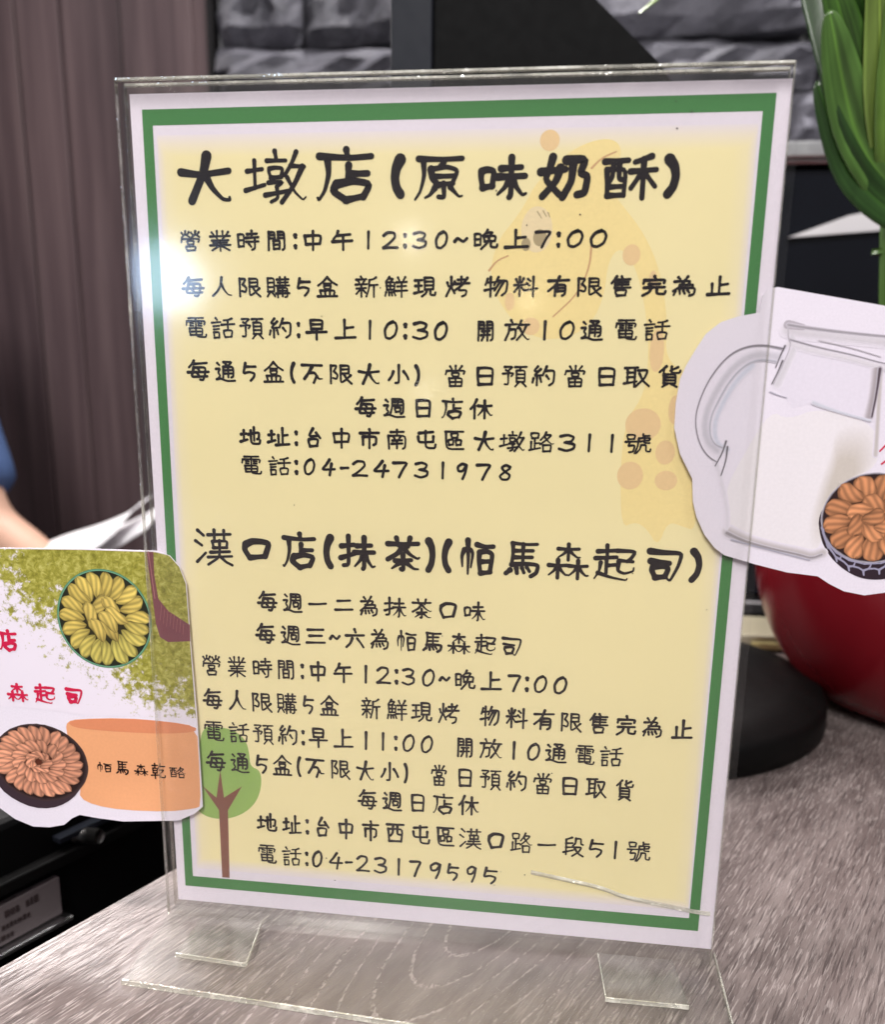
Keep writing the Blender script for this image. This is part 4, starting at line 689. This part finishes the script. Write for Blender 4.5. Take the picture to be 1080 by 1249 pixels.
# cheese
m = MB(); c_ = []
flat(m, closed_smooth(CHEESE_BODY, 1), YC-.00004); xs = [v[0] for v in m.v]
m.c = [tuple(q*(1.06-.16*abs((v[0]-min(xs))/(max(xs)-min(xs))-.42)*1.8) for q in lin(230, 164, 118)) for v in m.v]
ch = m.build('cheese_print', M['print'], mc)
m = MB(); flat(m, closed_smooth(CHEESE_TOP, 1), YC-.00006, lin(212, 134, 96)); m.build('cheese_top', M['print'], ch)
m = MB(); write(m, MC_DARK, .72, YC-.00008); m.build('lettering', M['ink'], mc)
m = MB(); write(m, MC_RED, 1.6, YC-.00008); m.build('lettering', M['red_ink'], mc)
# brown cookie tin, lower left
m = MB(); flat(m, closed_smooth(TIN_B_WALL, 1), YC-.00007, lin(58, 44, 52)); ring(m, TIN_B, .93, 1.0, lin(40, 28, 30), lin(70, 52, 52), YC-.0001, noise=.006); ring(m, TIN_B, 0, .94, lin(88, 44, 30), lin(36, 22, 22), YC-.00009)
tin = m.build('tin_print', M['print'], mc)
m = MB(); BB = lin(212, 150, 122); yy = YC-.00013
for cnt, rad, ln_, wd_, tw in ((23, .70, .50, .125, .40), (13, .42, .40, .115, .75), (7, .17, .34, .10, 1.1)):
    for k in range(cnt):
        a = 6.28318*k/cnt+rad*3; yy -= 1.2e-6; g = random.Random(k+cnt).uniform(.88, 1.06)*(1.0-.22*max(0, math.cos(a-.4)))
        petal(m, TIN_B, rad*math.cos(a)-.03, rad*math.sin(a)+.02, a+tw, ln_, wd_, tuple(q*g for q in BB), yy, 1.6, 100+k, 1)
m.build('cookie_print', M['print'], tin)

jc = thing('milk_jug_card', (.135, YC, .145), 'white die-cut card with grey sketched milk jug and cookie tin', 'card')
m = MB(); sheet(m, JC_OUT, YC, YC+.0004); m.build('card_sheet', M['card'], jc)
m = MB(); flat(m, closed_smooth(J_MILK), YC-.00003, lin(226, 220, 225)); jug = m.build('jug_print', M['print'], jc)
m = MB(); poly = closed_smooth(J_SHADE); cx = sum(p[0] for p in poly)/len(poly); cz = sum(p[1] for p in poly)/len(poly)
fadec = lin(226, 220, 225); mid = lin(196, 187, 180)
for s0, s1, c0, c1 in ((1.0, .72, fadec, tuple((a+b)/2 for a, b in zip(fadec, mid))), (.72, .4, tuple((a+b)/2 for a, b in zip(fadec, mid)), mid), (.4, .01, mid, mid)):
    A = [((cx+(p[0]-cx)*s0)/1000, YC-.00005, (cz+(p[1]-cz)*s0)/1000) for p in poly]; B = [((cx+(p[0]-cx)*s1)/1000, YC-.00005, (cz+(p[1]-cz)*s1)/1000) for p in poly]
    m.grid([A, B], [c0]*len(A)+[c1]*len(B), closed=True)
m.build('milk_shade', M['print'], jug)
m = MB()
def soft(mb, pts, wd_, col, y=YC-.00016, ends=(.9, .5), core=.5):
    """pencil-like line: pale flanks under a darker core"""
    pale = tuple(.55*a+.45*b for a, b in zip(lin(224, 217, 229), col))
    k = len(mb.v); ribbon(mb, smooth_line(pts), wd_, y, ends); mb.c[k:] = [pale]*(len(mb.v)-k)
    k = len(mb.v); ribbon(mb, smooth_line(pts), wd_*core, y-.00006, ends); mb.c[k:] = [col]*(len(mb.v)-k)
gy = lin(128, 122, 130)
CARD = lin(224, 217, 229)
def softband(mb, pts, wd_, col, steps=8, y=YC-.00004, ends=(1, .9), under=CARD):
    for q in range(steps):
        t = (q+1)/steps; k = len(mb.v)
        ribbon(mb, smooth_line(pts), wd_*(1-q/steps), y-q*1.1e-5, ends); e_ = t*t*(3-2*t)
        mb.c[k:] = [tuple(a*(1-e_)+b*e_ for a, b in zip(under, col))]*(len(mb.v)-k)
up = lambda pts, dx, dz: [(p[0]+dx, p[1]+dz) for p in pts]
k = len(m.v); flat(m, [J_LEFT[1], J_RIM2[0], J_RIM2[3], J_BAR[0], J_BAR[2], J_LEVEL[3], J_LEVEL[0], (J_LEVEL[0][0]-6, J_LEVEL[0][1]-2), J_LEFT[4]], YC-.000035); m.c[k:] = [lin(220, 213, 226)]*(len(m.v)-k)
softband(m, [(a[0]*.35+b_[0]*.65, a[1]*.35+b_[1]*.65) for a, b_ in zip(J_HANDLE_O, J_HANDLE_I)], 4.2, lin(196, 191, 202))
softband(m, up(J_HANDLE_I[2:9], 1.6, -.6), 3.0, lin(200, 201, 216))
softband(m, up(J_RIM, 0, -1.6), 5.5, lin(205, 199, 207)); softband(m, up(J_RIM2, 0, -1.3), 3.0, lin(212, 206, 214))
softband(m, up(J_LEFT, 1.2, 0), 4.0, lin(206, 201, 209)); softband(m, up(J_BASE, .3, .6), 5.0, lin(186, 178, 180))
softband(m, up(J_BAR, -.9, 0), 4.4, lin(168, 158, 164)); softband(m, [J_HANDLE_O[-1], (J_BASE[0][0]-.5, J_BASE[0][1]+9), J_BASE[0]], 2.4, lin(214, 208, 218))
softband(m, [(J_BAR[0][0]+.2, J_BAR[0][1]), (J_BAR[2][0]+2.2, J_BAR[2][1]-4), (J_BAR[2][0]+2.6, J_BAR[2][1]-12)], 2.4, lin(188, 180, 178))
band = [((a[0]+b[0])/2, (a[1]+b[1])/2) for a, b in zip(J_HANDLE_O, J_HANDLE_I)]
soft(m, J_HANDLE_O, .95, gy); soft(m, J_HANDLE_I, 1.3, lin(176, 174, 186), core=.4)
for nm in (J_HB1, J_HB2, J_HB3, J_HB4): soft(m, nm, 1.0, lin(92, 88, 94))
soft(m, J_RIM, 1.5, lin(158, 152, 160)); soft(m, J_RIM2, .8, lin(150, 144, 152)); soft(m, J_RIM3, .8, lin(196, 190, 198))
k = len(m.v); ribbon(m, J_RIM[:2], 2.6, YC-.00014); m.c[k:] = [lin(176, 168, 178)]*(len(m.v)-k)
soft(m, J_LEFT, .7, lin(176, 170, 178)); soft(m, J_LV, .7, lin(176, 172, 186)); soft(m, J_BASE, 2.2, lin(150, 143, 148)); soft(m, J_BASE2, .9, lin(168, 165, 182))
soft(m, J_BAR, 2.0, lin(88, 76, 84)); soft(m, J_LEVEL, 1.8, lin(200, 200, 212))
m.build('jug_line', M['print'], jug)
m = MB(); ribbon(m, smooth_line(J_RED1), .8, YC-.00008); ribbon(m, smooth_line(J_RED2), .8, YC-.00008); m.build('lettering', M['red_ink'], jc)
m = MB(); flat(m, closed_smooth(TIN_C_WALL, 2), YC-.00007, lin(44, 30, 40))
ring(m, TIN_C, .955, 1.0, lin(40, 26, 30), lin(190, 184, 196), YC-.0001, noise=.004); ring(m, TIN_C, 0, .96, lin(84, 42, 22), lin(40, 24, 26), YC-.00009)
tin = m.build('tin_print', M['print'], jc)
m = MB(); yy = YC-.00012
for k in range(0):
    a0 = math.radians(188+k*11.5); a1 = a0+math.radians(11.5)
    pt = lambda r, a: (TIN_C[0]+TIN_C[2]*r*math.cos(a), TIN_C[1]-TIN_C[3]*.0+TIN_C[3]*r*math.sin(a)*1.0)
    ribbon(m, [pt(1.06, a0), pt(1.06, a1)], .42, yy); ribbon(m, [pt(1.0, a0), pt(1.06, a0+.06)], .45, yy)
wp = lambda ang, off: (TIN_C[0]+TIN_C[2]*(1-.012*off)*math.cos(ang), TIN_C[1]+TIN_C[3]*math.sin(ang)+off*math.sin(ang))      # pale honeycomb net round the tin wall
for k in range(9):
    a0 = math.radians(194+k*18); a1 = a0+math.radians(18); am = (a0+a1)/2
    ribbon(m, [wp(a0, .4), wp(a1, .4)], .6, yy)
    ribbon(m, [wp(a0, 2.7), wp(a0+(am-a0)*.6, 2.0), wp(am+(a1-am)*.4, 2.0), wp(a1, 2.7)], .75, yy)
    ribbon(m, [wp(am-.05, 2.0), wp(am-.02, .5)], .6, yy); ribbon(m, [wp(a0, 2.7), wp(a0+.02, 4.2)], .7, yy)
m.c = [lin(150, 146, 170)]*len(m.c); m.build('net_pattern', M['print'], tin)
m = MB(); BC = lin(198, 136, 96); yy = YC-.00015
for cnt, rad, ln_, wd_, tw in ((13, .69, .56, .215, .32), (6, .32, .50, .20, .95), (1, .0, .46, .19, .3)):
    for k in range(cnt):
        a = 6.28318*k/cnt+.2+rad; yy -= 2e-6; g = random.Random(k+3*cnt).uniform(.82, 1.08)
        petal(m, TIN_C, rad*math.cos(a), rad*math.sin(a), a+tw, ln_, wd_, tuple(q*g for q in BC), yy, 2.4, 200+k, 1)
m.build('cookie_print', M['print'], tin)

# ------------------------------------------------------------------ behind the sign
st = thing('display_stand', (.09, .28, 0), 'black display on a round foot half hidden behind the sign', 'display')
m = MB(); m.lathe([(0.0, 0), (.124, 0), (.1255, .002), (.1255, .016), (.123, .020), (.10, .024), (.05, .029), (.03, .032), (0.0, .032)], (.085, .278, 0), 96); m.build('round_foot', M['black_matt'], st, smooth=True)
m = MB(); m.box((-.048, .312, .26), (.03, .318, .60)); m.prism([(.03, .26), (.125, .26), (.107, .36), (.082, .39), (.045, .423), (.02, .446), (-.06, .52), (.03, .44)][:0] or [(-.0485, .24), (.112, .24), (.102, .365), (.083, .389), (.045, .423), (-.0485, .505)], 'y', .300, .311); m.build('display_back', M['black'], st, bevel=.001)
m = MB(); m.box((-.0745, .292, .20), (-.0495, .318, .62)); m.build('side_rail', M['dark_blue'], st, bevel=.001)
m = MB(); m.tube([(.085, .29, .03), (.07, .30, .14), (.04, .306, .26)], [.022, .02, .02], 20); m.build('neck', M['black'], st, smooth=True)

pot = thing('flower_pot', (.305, .315, 0), 'glossy dark red round flower pot on the grey counter', 'flower pot')
pc = (.303, .318, 0)
prof = [(0, 0), (.062, 0), (.066, .004)]
for k in range(19):
    a = math.radians(-46+k*5.2); prof.append((.133*math.cos(a), .103+.133*math.sin(a)))
r_, z_ = prof[-1]
prof += [(r_-.004, z_+.006), (r_-.011, z_+.006), (r_-.014, z_), (r_-.012, .14), (r_-.016, .13)]
m = MB(); m.lathe(prof, pc, 96); m.build('bowl', M['red'], pot, smooth=True)
m = MB(); m.lathe([(0, .150), (.10, .150), (.104, .146)], pc, 48); m.build('soil', M['soil'], pot)

plant = thing('leafy_plant', (.245, .31, .15), 'broad leaved green plant on a single stalk in red pot', 'plant')
m = MB(); m.tube([(.246, .31, .149), (.240, .308, .2), (.231, .305, .26), (.2262, .302, .30), (.224, .30, .345)], [.0075, .0072, .0068, .007, .006], 12)
for zz in (.205, .285): m.tube([(.240-(zz-.2)*.17, .307, zz-.0015), (.240-(zz-.2)*.17, .307, zz+.0015)], .0078, 12)
m.build('stalk', M['stem'], plant, smooth=True)
def leaf(pts, wid, side, col, fold=.25, nrm=(0, -1, .1)):
    """blade through pts with half width wid along it, folded at the midrib"""
    P = [Vector(p) for p in pts]
    for _ in range(2):
        q = [P[0]]
        for a, b in zip(P[:-1], P[1:]): q += [a*.75+b*.25, a*.25+b*.75]
        q.append(P[-1]); P = q
    n = len(P); rows = []; cols = []; N0 = Vector(nrm); vein = [random.uniform(.62, 1.25) for _ in range(17)]
    for i, p in enumerate(P):
        t = i/(n-1); tg = (P[min(i+1, n-1)]-P[max(i-1, 0)]).normalized(); s_ = tg.cross(N0).normalized(); nn = s_.cross(tg).normalized()
        hw = wid*(math.sin(math.pi*min(.999, .10+.90*t)**.85)**.8)+.0008
        for j in range(-8, 9):
            u = j/8
            rows.append(p+s_*hw*u+nn*(fold*hw*(abs(u)-.5*u*u)+.1*hw*math.sin(t*9+u)))
            cols.append(tuple(q*((1.5 if c_ != 2 else 1.2) if j == 0 else (vein[j+8]+.12*math.sin(t*7+u*3))*(1-.35*t)) for c_, q in enumerate(col)))
    m = MB(); k = 17
    m.add(rows, [(i*k+j, i*k+j+1, (i+1)*k+j+1, (i+1)*k+j) for i in range(n-1) for j in range(k-1)], cols)
    o = m.build('leaf', M['leaf'], plant, smooth=True); md = o.modifiers.new('thick', 'SOLIDIFY'); md.thickness = .0007
B_ = (.224, .300, .315); gA, gB, gC, gD = (.045, .11, .018), (.022, .06, .012), (.10, .19, .03), (.07, .15, .03)
gE = (.16, .24, .05)
leaf([(.232, .298, .300), (.206, .287, .314), (.188, .281, .334), (.170, .279, .372)], .010, 1, gB)
leaf([(.228, .299, .308), (.198, .283, .338), (.183, .277, .372), (.171, .271, .405)], .012, 1, gD)
leaf([(.226, .301, .314), (.200, .285, .352), (.184, .277, .392), (.164, .268, .432)], .011, 1, gA)
leaf([(.225, .302, .318), (.204, .286, .36), (.192, .279, .41), (.160, .266, .475)], .013, 1, gB)
leaf([(.225, .302, .318), (.207, .281, .352), (.199, .272, .395), (.186, .258, .455)], .009, 1, gE)
leaf([(.226, .301, .316), (.216, .279, .355), (.212, .269, .41), (.196, .25, .50)], .014, 1, gC)
leaf([(.226, .300, .316), (.224, .282, .36), (.221, .272, .42), (.207, .256, .52)], .016, 1, gB)
leaf([(.227, .300, .317), (.232, .279, .352), (.236, .27, .40), (.235, .255, .50)], .012, 1, gA)
leaf([(.228, .303, .318), (.240, .288, .36), (.248, .280, .42), (.250, .270, .53)], .018, 1, gB)
leaf([(.228, .303, .318), (.252, .296, .36), (.266, .292, .43), (.276, .285, .53)], .020, 1, gA)
leaf([(.229, .303, .317), (.258, .29, .342), (.274, .284, .39), (.282, .27, .46)], .015, 1, gC)
leaf([(.228, .303, .318), (.262, .30, .35), (.29, .31, .40), (.32, .32, .45)], .020, 1, gA)
leaf([(.226, .305, .318), (.208, .33, .37), (.186, .35, .44), (.15, .37, .53)], .018, 1, gB)
leaf([(.226, .305, .318), (.23, .34, .38), (.24, .36, .45), (.25, .38, .55)], .024, 1, gB)
leaf([(.222, .31, .36), (.20, .36, .45), (.165, .385, .478), (.105, .40, .468), (.075, .405, .448)], .0045, 1, (.30, .42, .16), .15, (0, -.6, 1))

cab = thing('display_cabinet', (.5, .9, -.9), 'black glass fronted cabinet behind the counter with thin metal rails', 'cabinet')
m = MB(); m.box((-.12, .72, -.9), (1.1, 1.12, .405)); m.build('cabinet_body', M['black'], cab, bevel=.004)
m = MB(); m.box((-.12, .700, .405), (1.1, 1.12, .415)); m.box((-.12, .690, .409), (1.1, .699, .424)); m.build('top_rail', M['metal'], cab, bevel=.002)
m = MB(); m.box((-.12, .690, -.045), (1.1, .719, -.030)); m.build('lower_rail', M['metal'], cab, bevel=.002)
m = MB(); m.box((-.115, .708, -.025), (1.095, .7185, .400)); m.build('glass_front', M['glass_black'], cab)
m = MB(); m.prism([(.245, .338), (.34, .345), (.34, .366), (.30, .358)], 'y', .700, .7065); tag(m.build('white_slip', M['sheet']), 'white paper slip stuck on the black cabinet front beside the plant', 'paper slip')
tray = thing('pale_tray', (.22, .44, 0), 'pale cream tray lying on the counter behind the round black foot', 'tray')
m = MB(); m.box((.14, .41, .0005), (.34, .47, .012)); m.build('tray_body', M['beige'], tray, bevel=.002)
m = MB(); m.box((.19, .407, .002), (.34, .4095, .007)); m.build('yellow_strip', M['yellow_strip'], tray)

# black machine beyond the counter's left edge, its face parallel to that edge
mach = thing('black_machine', (-.5, .25, -.9), 'black metal machine with a pale rating plate beyond the counter edge', 'machine')
nrm = Vector((ed.y, -ed.x))          # towards the counter
def face(s, z, off): p = Vector((-.2185, .10))+ed*s+nrm*off; return (p.x, p.y, z)
def slab(s0, s1, z0, z1, o0, o1):
    m = MB(); v = [face(s0, z0, o0), face(s1, z0, o0), face(s1, z0, o1), face(s0, z0, o1), face(s0, z1, o0), face(s1, z1, o0), face(s1, z1, o1), face(s0, z1, o1)]
    m.add(v, [(3, 2, 1, 0), (4, 5, 6, 7), (0, 1, 5, 4), (1, 2, 6, 5), (2, 3, 7, 6), (3, 0, 4, 7)]); return m
slab(-.5, .55, -.9, -.012, -.45, -.004).build('machine_body', M['black'], mach, bevel=.004)
slab(-.5, .55, -.047, -.040, -.003, .004).build('lip', M['black_matt'], mach, bevel=.001)
pl = slab(-.16, -.001, -.0755, -.0535, -.0035, .001).build('rating_plate', M['label_white'], mach, bevel=.0005)
slab(-.17, .002, -.079, -.0765, -.0035, .006).build('plate_ledge', M['metal'], mach, bevel=.0005)
m = MB(); r = random.Random(5)
for z0, hh, a, b in ((-.0605, .0042, -.15, -.015), (-.0668, .0028, -.15, -.02), (-.0725, .0028, -.15, -.03)):
    s = a
    while s < b:
        l = r.uniform(.0012, .0026)
        if r.random() < .82: q = slab(s, s+l, z0, z0+hh*r.uniform(.7, 1), .0012, .0014); m.add(q.v, q.f)
        s += l+.0007
m.build('plate_print', M['grey_ink'], pl)
for s, z0 in ((.014, -.0365), (.046, -.0275)):
    m = MB(); a = Vector(face(s, z0, -.003)); b = Vector(face(s+.004, z0+.002, .012)); m.tube([a, b], [.0045, .004], 14); m.build('latch', M['latch'], mach, smooth=True)
slab(.0, .08, -.034, -.031, -.0035, .003).build('latch_bar', M['dark_blue'], mach)

# ------------------------------------------------------------------ person at the left and the papers in hand
def skin_mesh(name, mat, nodes, edges, parent=None, root=0, sub=2):
    me = bpy.data.meshes.new(name); L = Vector((0, 0, 0))
    if parent is not None: L = parent.matrix_world.translation if parent.parent is None else Vector((0, 0, 0))
    if parent is not None: L = parent.location.copy()
    me.from_pydata([Vector(p[:3])-L for p in nodes], edges, [])
    me.materials.append(mat); o = bpy.data.objects.new(name, me); COL.objects.link(o); o.parent = parent
    sk = o.modifiers.new('skin', 'SKIN'); sk.use_smooth_shade = True
    for i, p in enumerate(nodes):
        me.skin_vertices[0].data[i].radius = (p[3], p[4] if len(p) > 4 else p[3])
    me.skin_vertices[0].data[root].use_root = True
    o.modifiers.new('sub', 'SUBSURF').levels = sub; o.modifiers['sub'].render_levels = sub
    return o
per = thing('person', (-.98, .97, -.9), 'person in a blue short sleeved shirt at the left edge holding papers', 'person')
hand = Vector((-.565, .735, -.085))
N = [(-.98, .97, -.02, .14, .105), (-.98, .97, .12, .135, .10), (-.98, .96, .30, .15, .10), (-.98, .96, .40, .075, .07), (-.98, .95, .46, .052, .055),  # 0 pelvis..4 neck
     (-.98, .93, .55, .066, .082), (-.98, .93, .65, .070, .088),                                                                     # 5,6 head
     (-.87, .93, .34, .055), (-.800, .87, .16, .046), (-.716, .80, .0, .038), (-.62, .765, -.045, .034), (-.585, .745, -.078, .024), (hand.x, hand.y, hand.z, .030, .016),  # 7-12 right arm
     (-1.14, .94, .34, .055), (-1.19, .93, .13, .046), (-1.17, .85, -.05, .040), (-1.05, .74, -.08, .026), (-.99, .71, -.08, .030, .018),
     (-1.07, .98, -.12, .095), (-1.08, .97, -.48, .07), (-1.08, .98, -.82, .045), (-1.08, .88, -.87, .04),
     (-.89, .98, -.12, .095), (-.88, .97, -.48, .07), (-.88, .98, -.82, .045), (-.88, .88, -.87, .04)]
Ed = [(0, 1), (1, 2), (2, 3), (3, 4), (4, 5), (5, 6), (2, 7), (7, 8), (8, 9), (9, 10), (10, 11), (11, 12), (2, 13), (13, 14), (14, 15), (15, 16), (16, 17), (0, 18), (18, 19), (19, 20), (20, 21), (0, 22), (22, 23), (23, 24), (24, 25)]
# five fingers of the hand that carries the papers grow out of the palm
base = len(N)
for k, (dx, ln_) in enumerate(((-.020, .055), (-.007, .066), (.007, .070), (.020, .062))):
    a = hand+Vector((.018, dx*.6-.004, dx*.55)); N.append((a.x, a.y, a.z, .0088)); N.append((a.x+ln_*.55, a.y-.010, a.z+.006, .0080)); N.append((a.x+ln_*.9, a.y-.004, a.z+.020, .0070))
    i = len(N)-3; Ed += [(12, i), (i, i+1), (i+1, i+2)]
N += [(hand.x+.006, hand.y-.026, hand.z+.014, .0105), (hand.x+.030, hand.y-.038, hand.z+.028, .0090)]; i = len(N)-2; Ed += [(12, i), (i, i+1)]
skin_mesh('body', M['skin'], N, Ed, per)
S = [(-.98, .97, -.10, .160, .122), (-.98, .97, .12, .152, .115), (-.98, .96, .31, .165, .112), (-.98, .96, .39, .085, .08), (-.87, .93, .335, .068), (-.812, .878, .185, .060), (-.738, .825, .062, .053), (-.718, .812, .030, .052), (-1.14, .94, .335, .068), (-1.18, .93, .17, .060), (-1.186, .91, .07, .056)]
skin_mesh('shirt', M['shirt'], S, [(0, 1), (1, 2), (2, 3), (2, 4), (4, 5), (5, 6), (6, 7), (2, 8), (8, 9), (9, 10)], per)
T = [(-.98, .97, -.08, .150, .118), (-1.07, .98, -.16, .105), (-1.08, .97, -.48, .085), (-1.08, .98, -.80, .07), (-.89, .98, -.16, .105), (-.88, .97, -.48, .085), (-.88, .98, -.80, .07)]
skin_mesh('trousers', M['trousers'], T, [(0, 1), (1, 2), (2, 3), (0, 4), (4, 5), (5, 6)], per)
skin_mesh('hair', M['hair'], [(-.98, .965, .60, .078, .07), (-.98, .955, .68, .082, .085), (-.98, .925, .715, .06, .07)], [(0, 1), (1, 2)], per)
for sx in (-.026, .026):
    m = MB(); m.lathe([(0, -.009), (.006, -.007), (.010, 0), (.006, .007), (0, .009)], (-.98+sx, .853, .595), 12); m.build('eye', M['eye_white'], per, smooth=True)
m = MB(); m.tube([(-.98, .853, .60), (-.98, .840, .572), (-.98, .855, .562)], [.007, .012, .010], 10); m.build('nose', M['skin'], per, smooth=True)
m = MB(); m.tube([(-1.0, .858, .535), (-.98, .852, .533), (-.96, .858, .535)], [.003, .006, .003], 8); m.build('mouth', plain('lips', (.35, .12, .1), .5), per, smooth=True)
def paper_sheet(prof, y0, y1, name, label):
    m = MB(); rows = []
    pr_ = chaikin(prof, 3)
    for j in range(7):
        v = j/6; rows.append([(x_+.01*v, y0+(y1-y0)*v, z_+.034*v+.006*math.sin(v*3)) for x_, z_ in pr_])
    m.grid(rows); o = m.build(name, M['sheet'], smooth=True); md = o.modifiers.new('thick', 'SOLIDIFY'); md.thickness = .0012; tag(o, label, 'paper', 'papers in the hand'); return o
paper_sheet([(-.70, -.085), (-.62, -.048), (-.56, -.030), (-.515, -.010), (-.490, .010)], .71, .80, 'paper_sheet', 'white paper with curled right tip, nearer one of two held sheets')
paper_sheet([(-.69, -.089), (-.62, -.054), (-.55, -.038), (-.50, -.012), (-.458, .014)], .73, .83, 'paper_sheet', 'white paper curling out beyond the other, farther one of two held sheets')
